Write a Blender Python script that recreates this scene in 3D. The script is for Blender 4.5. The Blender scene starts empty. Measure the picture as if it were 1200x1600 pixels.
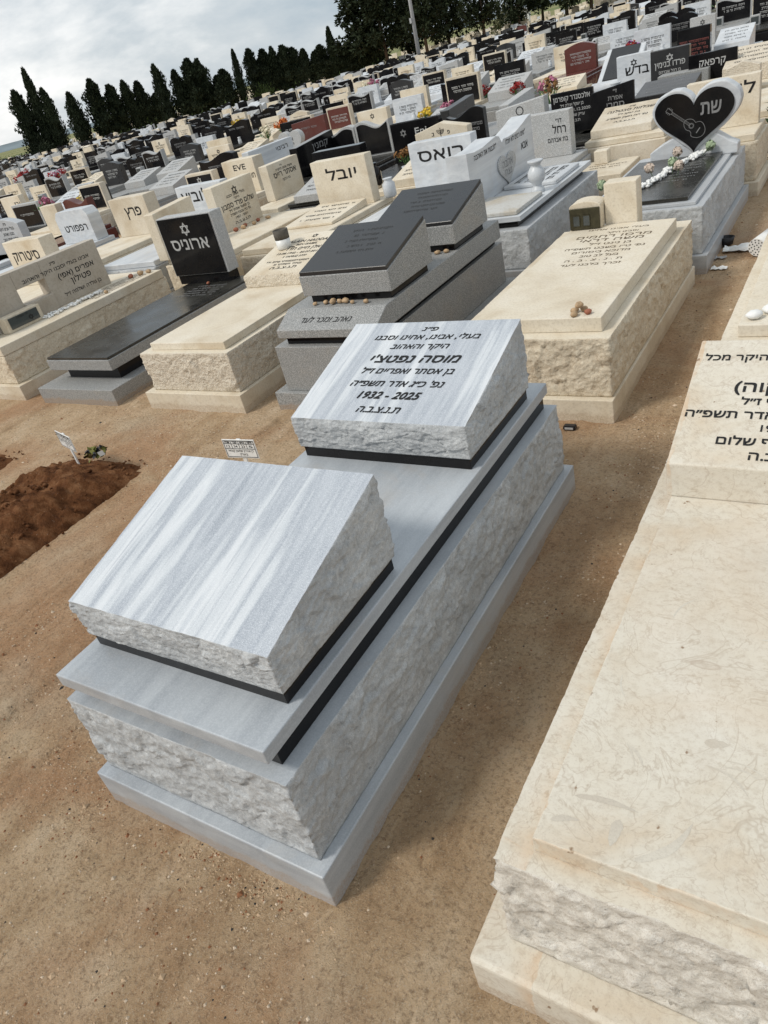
import bpy, bmesh, math, random
from mathutils import Vector, Matrix, noise
from mathutils.geometry import tessellate_polygon
random.seed(7)
SC = bpy.context.scene
COL = SC.collection
R = math.radians

# ------------------------------------------------------------ camera
cam = bpy.data.cameras.new('camera')
co = bpy.data.objects.new('camera', cam); COL.objects.link(co)
YAW, PIT, ROL = -0.6667, 0.5553, -0.2641
F = Vector((math.sin(YAW)*math.cos(PIT), math.cos(YAW)*math.cos(PIT), -math.sin(PIT)))
R0 = Vector((math.cos(YAW), -math.sin(YAW), 0)); U0 = R0.cross(F)
RR = R0*math.cos(ROL) + U0*math.sin(ROL); UU = -R0*math.sin(ROL) + U0*math.cos(ROL)
M = Matrix((RR, UU, -F)).transposed().to_4x4(); M.translation = Vector((0.9039, -0.5697, 1.666))
co.matrix_world = M
cam.sensor_fit = 'HORIZONTAL'; cam.sensor_width = 36; cam.lens = 1128.69/1200*36
cam.clip_start = 0.05; cam.clip_end = 5000
SC.camera = co

# ------------------------------------------------------------ light
SUN_EL, SUN_AZ = R(48), R(218)          # azimuth clockwise from +Y: light comes from behind and left of the camera
w = bpy.data.worlds.new('World'); SC.world = w; w.use_nodes = True
nt = w.node_tree; nt.nodes.clear()
def WN(t, **k):
    n = nt.nodes.new(t)
    for a, b in k.items(): setattr(n, a, b)
    return n
out = WN('ShaderNodeOutputWorld'); bg = WN('ShaderNodeBackground'); bg2 = WN('ShaderNodeBackground'); mixs = WN('ShaderNodeMixShader')
sky = WN('ShaderNodeTexSky', sky_type='NISHITA', sun_disc=False); sky.sun_elevation = SUN_EL; sky.sun_rotation = SUN_AZ
sky.air_density = 1.0; sky.dust_density = 1.5
tc = WN('ShaderNodeTexCoord'); mp = WN('ShaderNodeMapping'); mp.inputs['Scale'].default_value = (1.0, 1.0, 2.6)
mp.inputs['Rotation'].default_value = (0.1, 0.0, 0.5)
n1 = WN('ShaderNodeTexNoise'); n1.inputs['Scale'].default_value = 2.6; n1.inputs['Detail'].default_value = 7; n1.inputs['Roughness'].default_value = 0.55; n1.inputs['Distortion'].default_value = 0.3
n2 = WN('ShaderNodeTexNoise'); n2.inputs['Scale'].default_value = 9.0; n2.inputs['Detail'].default_value = 8; n2.inputs['Roughness'].default_value = 0.6
cr = WN('ShaderNodeValToRGB'); cr.color_ramp.elements[0].position = 0.36; cr.color_ramp.elements[0].color = (0.40, 0.48, 0.55, 1)
cr.color_ramp.elements[1].position = 0.66; cr.color_ramp.elements[1].color = (0.95, 0.95, 0.94, 1)
e = cr.color_ramp.elements.new(0.5); e.color = (0.58, 0.63, 0.665, 1)
ad = WN('ShaderNodeMath', operation='MULTIPLY_ADD'); ad.inputs[1].default_value = 0.35; 
sub = WN('ShaderNodeMath', operation='SUBTRACT'); sub.inputs[1].default_value = 0.17
L = nt.links.new
L(tc.outputs['Generated'], mp.inputs[0]); L(mp.outputs[0], n1.inputs['Vector']); L(mp.outputs[0], n2.inputs['Vector'])
L(n2.outputs['Fac'], ad.inputs[0]); L(n1.outputs['Fac'], ad.inputs[2]); L(ad.outputs[0], sub.inputs[0]); L(sub.outputs[0], cr.inputs[0])
L(sky.outputs[0], bg.inputs[0]); bg.inputs[1].default_value = 0.10
L(cr.outputs[0], bg2.inputs[0]); bg2.inputs[1].default_value = 1.12
mixs.inputs[0].default_value = 0.90
L(bg.outputs[0], mixs.inputs[1]); L(bg2.outputs[0], mixs.inputs[2]); L(mixs.outputs[0], out.inputs[0])

sl = bpy.data.lights.new('sun', 'SUN'); sl.energy = 2.2; sl.angle = R(12); sl.color = (1.0, 0.95, 0.87)
so = bpy.data.objects.new('sun', sl); COL.objects.link(so)
sd = Vector((math.sin(SUN_AZ)*math.cos(SUN_EL), math.cos(SUN_AZ)*math.cos(SUN_EL), math.sin(SUN_EL)))
so.rotation_euler = sd.to_track_quat('Z', 'Y').to_euler(); so.location = (0, 0, 30)
SC.view_settings.view_transform = 'Standard'; SC.view_settings.look = 'None'
SC.view_settings.exposure = 0.03; SC.view_settings.gamma = 1
SC.view_settings.use_curve_mapping = False
SC.cycles.max_bounces = 5; SC.cycles.diffuse_bounces = 3; SC.cycles.glossy_bounces = 3

# ------------------------------------------------------------ materials
class NT:
    def __init__(s, name, rough=0.6, spec=0.5):
        s.m = bpy.data.materials.new(name); s.m.use_nodes = True
        s.t = s.m.node_tree; s.b = s.t.nodes['Principled BSDF']
        s.b.inputs['Roughness'].default_value = rough; s.b.inputs['Specular IOR Level'].default_value = spec
        s.c = None
    def n(s, t, **k):
        x = s.t.nodes.new(t)
        for a, b in k.items(): setattr(x, a, b)
        return x
    def l(s, a, b): s.t.links.new(a, b)
    def coord(s, scale=(1, 1, 1), rot=(0, 0, 0), rnd=True):
        c = s.n('ShaderNodeTexCoord'); m = s.n('ShaderNodeMapping')
        m.inputs['Scale'].default_value = scale; m.inputs['Rotation'].default_value = rot
        src = c.outputs['Object']
        if rnd:
            oi = s.n('ShaderNodeObjectInfo'); mu = s.n('ShaderNodeVectorMath', operation='MULTIPLY_ADD')
            mu.inputs[1].default_value = (17, 31, 23); cb = s.n('ShaderNodeCombineXYZ')
            for i in range(3): s.l(oi.outputs['Random'], cb.inputs[i])
            s.l(cb.outputs[0], mu.inputs[0]); s.l(src, mu.inputs[2]); src = mu.outputs[0]
        s.l(src, m.inputs[0]); return m.outputs[0]
    def noise(s, v, scale, detail=5, rough=0.55, dist=0.0):
        x = s.n('ShaderNodeTexNoise'); x.inputs['Scale'].default_value = scale; x.inputs['Detail'].default_value = detail
        x.inputs['Roughness'].default_value = rough; x.inputs['Distortion'].default_value = dist; s.l(v, x.inputs['Vector']); return x.outputs['Fac']
    def vor(s, v, scale, feat='F1'):
        x = s.n('ShaderNodeTexVoronoi', feature=feat); x.inputs['Scale'].default_value = scale; s.l(v, x.inputs['Vector']); return x
    def ramp(s, f, st, interp='LINEAR'):
        x = s.n('ShaderNodeValToRGB'); x.color_ramp.interpolation = interp
        el = x.color_ramp.elements
        while len(el) < len(st): el.new(0.5)
        for q, (p, c) in zip(el, st):
            q.position = p; q.color = (c, c, c, 1) if isinstance(c, (int, float)) else (*c, 1)
        s.l(f, x.inputs[0]); return x.outputs[0]
    def mix(s, f, a, b, mode='MIX'):
        x = s.n('ShaderNodeMix', data_type='RGBA', blend_type=mode)
        for i, v in ((0, f), (6, a), (7, b)):
            if isinstance(v, (int, float)): x.inputs[i].default_value = v if i == 0 else (v, v, v, 1)
            elif isinstance(v, tuple): x.inputs[i].default_value = (*v, 1)
            else: s.l(v, x.inputs[i])
        return x.outputs[2]
    def math(s, op, a, b=0.0):
        x = s.n('ShaderNodeMath', operation=op)
        for i, v in ((0, a), (1, b)):
            if isinstance(v, (int, float)): x.inputs[i].default_value = v
            else: s.l(v, x.inputs[i])
        return x.outputs[0]
    def bump(s, h, st=0.3, d=0.01, prev=None):
        x = s.n('ShaderNodeBump'); x.inputs['Strength'].default_value = st; x.inputs['Distance'].default_value = d
        s.l(h, x.inputs['Height'])
        if prev is not None: s.l(prev, x.inputs['Normal'])
        return x.outputs[0]
    def fin(s, col, nrm=None, rough=None):
        if isinstance(col, tuple): s.b.inputs['Base Color'].default_value = (*col, 1)
        else: s.l(col, s.b.inputs['Base Color'])
        if nrm is not None: s.l(nrm, s.b.inputs['Normal'])
        if rough is not None: s.l(rough, s.b.inputs['Roughness'])
        return s.m

def m_plain(name, c, rough=0.6, spec=0.5, var=0.12, metal=0.0, sc=30):
    t = NT(name, rough, spec); v = t.coord(); f = t.noise(v, sc, 4)
    col = t.ramp(f, [(0.3, tuple(x*(1-var) for x in c)), (0.7, tuple(min(1, x*(1+var)) for x in c))])
    t.b.inputs['Metallic'].default_value = metal
    return t.fin(col, t.bump(f, 0.08, 0.002))

def dust(t, col, amt=0.75):
    # splashed earth on the lowest centimetres of every plinth, and a faint film of sand here and there
    v = t.coord(rnd=False); sx = t.n('ShaderNodeSeparateXYZ'); t.l(v, sx.inputs[0])
    wob = t.math('MULTIPLY', t.noise(v, 12, 5, 0.7), 0.07)
    z = t.math('MULTIPLY', t.math('SUBTRACT', sx.outputs[2], wob), 10)
    gr_ = t.ramp(t.noise(v, 150, 4, 0.8), [(0.42, 0.25), (0.58, 1.0)])
    col = t.mix(t.math('MULTIPLY', t.ramp(z, [(0.0, amt), (0.06, amt*.35), (0.2, 0.0)]), gr_), col, (0.33, 0.22, 0.13))
    f = t.noise(v, 3.3, 6, 0.72, 0.5)
    return t.mix(t.ramp(f, [(0.52, 0.0), (0.75, 0.30)]), col, (0.43, 0.35, 0.26))
def m_marble_stripe():
    t = NT('striped_marble', 0.42, 0.4)
    v = t.coord((6.5, 0.28, 2), (0, 0, R(-8)), rnd=False)
    a = t.noise(v, 1.0, 3, 0.5, 0.25)
    v2 = t.coord((17, 0.5, 5), (0, 0, R(-9)), rnd=False); b = t.noise(v2, 1.0, 4, 0.55, 0.3)
    f = t.math('ADD', t.math('MULTIPLY', a, 0.6), t.math('MULTIPLY', b, 0.4))
    col = t.ramp(f, [(0.35, (0.25, 0.28, 0.325)), (0.42, (0.40, 0.43, 0.47)), (0.46, (0.31, 0.34, 0.385)), (0.50, (0.48, 0.51, 0.54)), (0.545, (0.60, 0.62, 0.64)), (0.58, (0.47, 0.50, 0.535)), (0.63, (0.56, 0.585, 0.61)), (0.69, (0.33, 0.365, 0.41))])
    ln = t.noise(t.coord((75, 1.1, 8), (0, 0, R(-8)), rnd=False), 1.0, 3, 0.5, 0.1)
    col = t.mix(t.ramp(ln, [(0.30, 0.55), (0.42, 0.0)]), col, (0.25, 0.28, 0.33))
    sp = t.noise(t.coord((1, 1, 1), rnd=False), 420, 2, 0.7)
    col = t.mix(t.ramp(sp, [(0.42, 0.0), (0.72, 0.55)]), col, (0.80, 0.83, 0.86))
    return t.fin(col, t.bump(sp, 0.10, 0.001))
def m_marble_soft(name='soft_marble', rnd=False, base=((0.26, 0.285, 0.315), (0.47, 0.50, 0.525))):
    t = NT(name, 0.38, 0.45)
    v = t.coord((8, 0.8, 16), (0, 0, R(-8)), rnd=rnd); a = t.noise(v, 1.0, 7, 0.65, 0.6)
    v2 = t.coord(rnd=rnd); g = t.noise(v2, 260, 2, 0.7); c2 = t.noise(v2, 2.2, 4)
    f = t.math('ADD', t.math('MULTIPLY', a, 0.7), t.math('MULTIPLY', c2, 0.3))
    col = t.ramp(f, [(0.33, base[0]), (0.50, tuple((p+q)/2 for p, q in zip(*base))), (0.66, base[1])])
    col = t.mix(t.ramp(g, [(0.4, 0.0), (0.8, 0.3)]), col, (0.72, 0.74, 0.76)); col = dust(t, col, .6)
    return t.fin(col, t.bump(g, 0.06, 0.001))
def m_rough(name, stops, sc=1.0, bump=0.8, dark=(0.5, 0.5, 0.5), rnd=True, vein=None):
    t = NT(name, 0.85, 0.25); v = t.coord(rnd=rnd)
    a = t.noise(v, 11*sc, 10, 0.72, 0.8); b = t.noise(v, 95*sc, 6, 0.75, 0.4); c = t.noise(v, 420, 3, 0.8)
    f = t.math('ADD', t.math('MULTIPLY', a, 0.45), t.math('MULTIPLY', b, 0.55))
    col = t.ramp(f, stops)
    if vein:
        big = t.noise(v, 3.0, 4, 0.5, 0.5); col = t.mix(t.ramp(big, [(0.45, 0.0), (0.7, 0.7)]), col, vein)
    col = t.mix(t.ramp(c, [(0.34, 0.6), (0.46, 0.0)]), col, tuple(x for x in dark))
    col = t.mix(t.ramp(c, [(0.56, 0.0), (0.70, 0.55)]), col, tuple(min(1, x*1.12+.04) for x in stops[-1][1]))
    vo = t.vor(v, 26*sc); vo2 = t.vor(v, 62*sc)
    h = t.math('ADD', a, t.math('ADD', t.math('MULTIPLY', vo.outputs['Distance'], 0.5), t.math('MULTIPLY', vo2.outputs['Distance'], 0.28)))
    n_ = t.bump(h, bump, 0.011)
    n_ = t.bump(b, 0.7, 0.0035, n_); n_ = t.bump(c, 0.35, 0.0009, n_)
    return t.fin(col, n_)
def m_limestone(name, base=(0.60, 0.53, 0.42), alt=(0.50, 0.42, 0.31), pale=(0.68, 0.63, 0.54), fossil=False, rough=0.62, fine=60):
    t = NT(name, rough, 0.35); v = t.coord(rnd=not fossil)
    a = t.noise(v, 3.0, 6, 0.6, 0.4); b = t.noise(v, fine, 4, 0.65); c = t.noise(v, 240, 2, 0.7)
    col = t.ramp(a, [(0.3, alt), (0.47, base), (0.68, pale)])
    col = t.mix(t.ramp(b, [(0.32, 0.38), (0.52, 0.0)]), col, tuple(x*0.72 for x in alt))
    if fossil:
        # hairline clay seams: thin zero-crossings of warped noise, and brownish shell smudges
        for (s_, d_, wd, st, cc) in ((4.5, 1.6, 0.010, 0.42, (0.36, 0.28, 0.20)), (10.0, 2.2, 0.012, 0.28, (0.40, 0.31, 0.24)), (17.0, 1.3, 0.011, 0.22, (0.38, 0.30, 0.24))):
            q = t.noise(v, s_, 4, 0.6, d_); q2 = t.math('ABSOLUTE', t.math('SUBTRACT', q, 0.5))
            col = t.mix(t.ramp(q2, [(0.0, st), (wd, 0.0)]), col, cc)
        vv = t.coord((1, 1, 1), (0, 0, 0.6), rnd=False)
        vv2 = t.coord((1.0, 2.6, 1), (0, 0, 0.9), rnd=False); vo = t.vor(vv2, 3.6); ring = t.ramp(vo.outputs['Distance'], [(0.0, 0.45), (0.07, 0.15), (0.105, 0.6), (0.125, 0.0)])
        msk = t.ramp(t.noise(v, 2.3, 2), [(0.5, 0.0), (0.6, 1.0)])
        col = t.mix(t.math('MULTIPLY', ring, msk), col, (0.42, 0.34, 0.27))
        st2 = t.noise(v, 1.7, 5, 0.6, 0.8); col = t.mix(t.ramp(st2, [(0.54, 0.0), (0.74, 0.4)]), col, (0.56, 0.42, 0.28))
        sx = t.n('ShaderNodeSeparateXYZ'); t.l(t.coord(rnd=False), sx.inputs[0])     # rain-washed rust in the gutter round the lid
        wob = t.math('MULTIPLY', t.math('SUBTRACT', t.noise(v, 14, 4), 0.5), 0.03)
        gx = t.ramp(t.math('ADD', t.math('MULTIPLY', t.math('ADD', sx.outputs[0], wob), 5.0), 2.0), [(0.29, 0.0), (0.45, 0.25), (0.552, 0.5), (0.562, 0.0)])
        gy_ = t.ramp(t.math('MULTIPLY', t.math('ADD', sx.outputs[1], wob), 5.0), [(0.50, 0.0), (0.55, 0.2), (0.566, 0.45), (0.571, 0.0)])
        msk2 = t.ramp(t.noise(v, 9, 5, 0.7), [(0.40, 0.0), (0.66, 0.9)])
        col = t.mix(t.math('MULTIPLY', t.math('MAXIMUM', gx, gy_), msk2), col, (0.58, 0.33, 0.14))
        sp_ = t.noise(v, 22, 3, 0.6); col = t.mix(t.ramp(sp_, [(0.70, 0.0), (0.73, 0.8)]), col, (0.20, 0.11, 0.05))
    col = t.mix(t.ramp(c, [(0.28, 0.25), (0.4, 0.0)]), col, (0.34, 0.26, 0.18))
    col = dust(t, col, .55)
    return t.fin(col, t.bump(b, 0.22, 0.002))
def m_granite(name, dark, light, sc=230, rough=0.5):
    t = NT(name, rough, 0.45); v = t.coord()
    a = t.noise(v, sc, 3, 0.75); b = t.vor(v, sc*0.9)
    f = t.math('ADD', t.math('MULTIPLY', a, 0.65), t.math('MULTIPLY', b.outputs['Distance'], 0.5))
    mid = tuple((x+y)/2 for x, y in zip(dark, light))
    col = dust(t, t.ramp(f, [(0.38, dark), (0.55, mid), (0.78, light)]))
    return t.fin(col, t.bump(a, 0.06, 0.001))
def m_gloss(name, c, rough=0.12, dust=0.25, dcol=(0.12, 0.11, 0.10)):
    t = NT(name, rough, 0.5); v = t.coord(); a = t.noise(v, 4, 6, 0.7); s = t.noise(v, 350, 2, 0.8)
    col = t.mix(t.ramp(a, [(0.35, 0.0), (0.75, dust)]), c, dcol)
    col = t.mix(t.ramp(s, [(0.66, 0.0), (0.75, 0.5)]), col, tuple(min(1, x*3+0.03) for x in c))
    return t.fin(col, None, t.ramp(a, [(0.3, rough), (0.75, rough+0.25*dust*2)]))

MS = m_marble_stripe(); MM = m_marble_soft()
MMW = m_marble_soft('white_marble', True, ((0.42, 0.445, 0.475), (0.64, 0.66, 0.675)))
MM2 = m_marble_soft('grey_marble', True, ((0.33, 0.345, 0.36), (0.47, 0.485, 0.50)))
MLG2 = m_limestone('stained_marble', (0.50, 0.49, 0.46), (0.44, 0.37, 0.26), (0.56, 0.56, 0.54))
MRG = m_rough('split_marble', [(0.34, (0.30, 0.315, 0.325)), (0.45, (0.43, 0.445, 0.455)), (0.56, (0.54, 0.555, 0.56)), (0.70, (0.76, 0.77, 0.77))], 1.0, 0.75, (0.23, 0.24, 0.25), vein=(0.37, 0.385, 0.395))
MLS = m_limestone('limestone'); 
MLC = m_limestone('cream_limestone', (0.66, 0.585, 0.46), (0.55, 0.455, 0.325), (0.73, 0.67, 0.56), fine=80)
MLF = m_limestone('fossil_limestone', (0.63, 0.58, 0.485), (0.57, 0.475, 0.355), (0.69, 0.655, 0.575), fossil=True)
MLG = m_limestone('grey_limestone', (0.45, 0.40, 0.33), (0.38, 0.32, 0.25), (0.52, 0.47, 0.40))
MFS = m_limestone('shell_section', (0.60, 0.555, 0.47), (0.52, 0.465, 0.385), (0.69, 0.65, 0.575), fine=200)
MRL = m_rough('split_limestone', [(0.34, (0.40, 0.30, 0.19)), (0.46, (0.62, 0.53, 0.40)), (0.58, (0.74, 0.66, 0.52)), (0.72, (0.82, 0.76, 0.64))], 0.9, 1.0, (0.30, 0.21, 0.13))
MRF = m_rough('split_fossil_limestone', [(0.34, (0.52, 0.475, 0.40)), (0.45, (0.67, 0.63, 0.555)), (0.57, (0.76, 0.725, 0.655)), (0.72, (0.84, 0.81, 0.75))], 0.8, 0.9, (0.36, 0.27, 0.2), rnd=False)
MPT = m_rough('picked_limestone', [(0.34, (0.46, 0.37, 0.27)), (0.46, (0.68, 0.60, 0.48)), (0.68, (0.82, 0.76, 0.65))], 2.4, 1.0, (0.28, 0.20, 0.12))
MGR = m_granite('grey_granite', (0.09, 0.095, 0.095), (0.42, 0.42, 0.41))
MGL = m_granite('pale_granite', (0.22, 0.225, 0.225), (0.56, 0.56, 0.55), 200)
MDK = m_gloss('dark_slate_granite', (0.020, 0.020, 0.021), 0.24, 0.3, (0.06, 0.058, 0.055))
MBK = m_gloss('black_granite', (0.006, 0.006, 0.007), 0.10, 0.08)
MBK.node_tree.nodes['Principled BSDF'].inputs['Specular IOR Level'].default_value = 0.22
MBD = m_gloss('dusty_sky_tinted_black_granite', (0.016, 0.016, 0.015), 0.16, 0.5, (0.085, 0.08, 0.065))  # grey film: part dust, part sky reflection painted into the colour
MRD = m_gloss('red_granite', (0.11, 0.028, 0.022), 0.2, 0.2)
MTX = m_plain('black_paint', (0.012, 0.012, 0.012), 0.6, 0.3)
MTB = m_plain('brown_paint', (0.15, 0.11, 0.07), 0.7, 0.3)
MTD = m_plain('faint_engraving', (0.055, 0.055, 0.055), 0.6, 0.3)
MTG = m_plain('grey_engraving', (0.22, 0.22, 0.22), 0.7, 0.3)
MTW = m_plain('pale_engraving', (0.42, 0.42, 0.41), 0.7, 0.3)
MWH = m_plain('white_stone', (0.78, 0.78, 0.76), 0.6, 0.4, 0.1)
MPB = m_plain('tan_pebble', (0.42, 0.29, 0.17), 0.7, 0.4, 0.3, sc=60)
MRP = m_plain('red_pebble', (0.33, 0.12, 0.07), 0.7, 0.4, 0.25)
MBR = m_plain('aged_bronze', (0.060, 0.055, 0.032), 0.42, 0.5, 0.25, 0.6)
MGS = m_gloss('window_glass', (0.05, 0.06, 0.06), 0.08, 0.2)
MCL = m_plain('dark_clay', (0.10, 0.09, 0.075), 0.85, 0.3, 0.25)
MPL = m_plain('white_plastic', (0.74, 0.74, 0.72), 0.4, 0.4, 0.06)
MBP = m_plain('black_plastic', (0.015, 0.015, 0.018), 0.4, 0.4)
MLEAF = m_plain('green_leaf', (0.07, 0.16, 0.04), 0.6, 0.3, 0.3)
MSTEM = m_plain('flower_stem', (0.04, 0.06, 0.03), 0.6, 0.3)
def m_petal(n, c): return m_plain(n, c, 0.7, 0.2, 0.18, sc=80)
PET = {'red': m_petal('red_petal', (0.30, 0.03, 0.03)), 'pink': m_petal('pink_petal', (0.45, 0.16, 0.24)), 'cream': m_petal('cream_petal', (0.72, 0.66, 0.50)),
       'yellow': m_petal('yellow_petal', (0.65, 0.45, 0.05)), 'orange': m_petal('orange_petal', (0.55, 0.15, 0.04)), 'purple': m_petal('purple_petal', (0.33, 0.12, 0.36)),
       'blush': m_petal('blush_petal', (0.58, 0.48, 0.40)), 'sage': m_petal('sage_petal', (0.34, 0.42, 0.27)), 'dried': m_petal('dried_petal', (0.22, 0.11, 0.04))}
def m_foliage(name, c1, c2):
    t = NT(name, 0.75, 0.15); v = t.coord(); a = t.noise(v, 1.6, 4, 0.6); b = t.noise(v, 14, 3, 0.6)
    f = t.math('ADD', t.math('MULTIPLY', a, 0.5), t.math('MULTIPLY', b, 0.5))
    return t.fin(t.ramp(f, [(0.38, c1), (0.62, c2)]))
MCY = m_foliage('cypress_foliage', (0.010, 0.015, 0.008), (0.032, 0.045, 0.022))
MPI = m_foliage('conifer_foliage', (0.012, 0.018, 0.009), (0.036, 0.048, 0.022))
MHD = m_foliage('hedge_foliage', (0.018, 0.030, 0.008), (0.05, 0.075, 0.018))
MBK2 = m_plain('bark', (0.10, 0.075, 0.055), 0.9, 0.2, 0.3, sc=12)
MCON = m_plain('weathered_concrete', (0.42, 0.42, 0.42), 0.8, 0.3, 0.1)

def m_ground():
    t = NT('sandy_ground', 0.93, 0.15); v = t.coord(rnd=False)
    big = t.noise(v, 0.9, 5, 0.6, 0.6); mid = t.noise(v, 6, 6, 0.65, 0.4); fine = t.noise(v, 75, 4, 0.7); gr = t.noise(v, 260, 3, 0.75)
    vs = t.coord((3.2, 0.5, 1), (0, 0, R(6)), rnd=False); st = t.noise(vs, 1.6, 6, 0.62, 0.5)
    f = t.math('ADD', t.math('MULTIPLY', mid, 0.45), t.math('MULTIPLY', st, 0.55))
    col = t.ramp(f, [(0.33, (0.35, 0.225, 0.125)), (0.44, (0.48, 0.33, 0.195)), (0.53, (0.58, 0.42, 0.265)), (0.68, (0.69, 0.54, 0.375))])
    col = t.mix(t.ramp(big, [(0.48, 0.0), (0.62, 0.6)]), col, (0.40, 0.20, 0.095))           # rusty clay patches
    gy = t.noise(v, 1.5, 4, 0.6, 0.3); col = t.mix(t.ramp(gy, [(0.54, 0.0), (0.70, 0.4)]), col, (0.50, 0.42, 0.31))
    crumb = t.noise(v, 62, 7, 0.78, 0.3)
    col = t.mix(t.ramp(crumb, [(0.36, 0.5), (0.47, 0.0)]), col, (0.22, 0.14, 0.08))
    col = t.mix(t.ramp(fine, [(0.36, 0.5), (0.48, 0.0)]), col, (0.17, 0.10, 0.055))
    col = t.mix(t.ramp(gr, [(0.54, 0.0), (0.68, 0.6)]), col, (0.66, 0.57, 0.45))
    # far: grass field beyond the trees
    sx = t.n('ShaderNodeSeparateXYZ'); t.l(t.coord(rnd=False), sx.inputs[0])
    far = t.ramp(t.math('ADD', t.math('MULTIPLY', sx.outputs[1], 0.01), t.math('MULTIPLY', sx.outputs[0], -0.003)), [(0.70, 0.0), (0.74, 1.0)])
    gcol = t.ramp(t.noise(v, 0.02, 4), [(0.4, (0.13, 0.16, 0.06)), (0.6, (0.25, 0.23, 0.11))])
    col = t.mix(far, col, gcol)
    h = t.math('ADD', t.math('MULTIPLY', mid, 1.3), t.math('MULTIPLY', fine, 0.35))
    n_ = t.bump(h, 0.8, 0.03); n_ = t.bump(crumb, 0.9, 0.014, n_); n_ = t.bump(gr, 0.7, 0.006, n_)
    return t.fin(col, n_)
MGD = m_ground()
def m_soil():
    t = NT('dug_soil', 0.95, 0.1); v = t.coord(rnd=False); a = t.noise(v, 9, 6, 0.7); b = t.noise(v, 90, 4, 0.7)
    col = t.ramp(a, [(0.33, (0.055, 0.021, 0.009)), (0.50, (0.14, 0.058, 0.024)), (0.68, (0.27, 0.135, 0.065))])
    col = t.mix(t.ramp(b, [(0.62, 0.0), (0.74, 0.5)]), col, (0.42, 0.33, 0.25))
    return t.fin(col, t.bump(t.math('ADD', a, b), 0.8, 0.02))
MSO = m_soil()

# ------------------------------------------------------------ object helpers
def link(name, me, mats, parent=None, smooth=False):
    o = bpy.data.objects.new(name, me); COL.objects.link(o)
    if parent is not None: o.parent = parent
    for m in (mats if isinstance(mats, (list, tuple)) else [mats]): me.materials.append(m)
    if smooth:
        for p in me.polygons: p.use_smooth = True
    return o
def obj(name, bm, mats, parent=None, smooth=False):
    me = bpy.data.meshes.new(name); bm.to_mesh(me); bm.free(); return link(name, me, mats, parent, smooth)
def tag(o, label=None, cat=None, group=None, kind=None):
    if label: o['label'] = label
    if cat: o['category'] = cat
    if group: o['group'] = group
    if kind: o['kind'] = kind
    return o
def empty(name, loc, label, cat, group=None, rz=0):
    o = bpy.data.objects.new(name, None); COL.objects.link(o); o.location = loc; o.rotation_euler = (0, 0, rz); o.empty_display_size = 0.1
    return tag(o, label, cat, group)
def a_box(bm, x0, x1, y0, y1, z0, z1, bev=0.0, mi=0, seg=1):
    b = bmesh.new(); r = bmesh.ops.create_cube(b, size=1)
    for v in b.verts:
        v.co = Vector((x0+(x1-x0)*(v.co.x+.5), y0+(y1-y0)*(v.co.y+.5), z0+(z1-z0)*(v.co.z+.5)))
    if bev > 0: bmesh.ops.bevel(b, geom=list(b.edges), offset=bev, segments=seg, affect='EDGES', profile=0.5)
    merge(bm, b, mi)
def merge(bm, b, mi=None):
    mp_ = {}
    for v in b.verts: mp_[v] = bm.verts.new(v.co)
    for f in b.faces:
        try: nf = bm.faces.new([mp_[v] for v in f.verts]); nf.material_index = f.material_index if mi is None else mi; nf.smooth = f.smooth
        except ValueError: pass
    b.free()
def box(name, mat, x0, x1, y0, y1, z0, z1, parent, bev=0.004, seg=2):
    bm = bmesh.new(); a_box(bm, x0, x1, y0, y1, z0, z1, bev, 0, seg); return obj(name, bm, mat, parent)
def a_wedge(bm, x0, x1, y0, y1, z0, zf, zb, bev=0.004, mi=0):
    b = bmesh.new(); bmesh.ops.create_cube(b, size=1)
    for v in b.verts:
        yy = y0 if v.co.y < 0 else y1; top = zf if v.co.y < 0 else zb
        v.co = Vector((x0 if v.co.x < 0 else x1, yy, z0 if v.co.z < 0 else top))
    if bev > 0: bmesh.ops.bevel(b, geom=list(b.edges), offset=bev, segments=2, affect='EDGES', profile=0.5)
    merge(bm, b, mi)
def wedge(name, mat, x0, x1, y0, y1, z0, zf, zb, parent, bev=0.004):
    bm = bmesh.new(); a_wedge(bm, x0, x1, y0, y1, z0, zf, zb, bev); return obj(name, bm, mat, parent)
def facet(q, sc, k):
    """split-rock facets: every cell of a random lattice is a tilted plane with its own height"""
    w_ = q*sc; p0 = noise.voronoi(w_)[1][0]; t = noise.noise_vector(p0*5.3+Vector((k, 0, 0)))
    return (w_-p0).dot(t)*1.5+noise.noise(p0*3.7+Vector((0, k, 0)))*0.8
def rdisp(p, amp, seed):
    q = Vector((p[0]+seed*3.1, p[1]+seed*1.7, p[2]*1.3))
    q = q+0.010*noise.noise_vector(q*22)
    return amp*(noise.noise(q*6)*0.30 + facet(q, 9, seed)*0.50 + facet(q, 21, seed+9)*0.36 + facet(q, 55, seed+5)*0.19 + noise.noise(q*110)*0.12)
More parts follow.
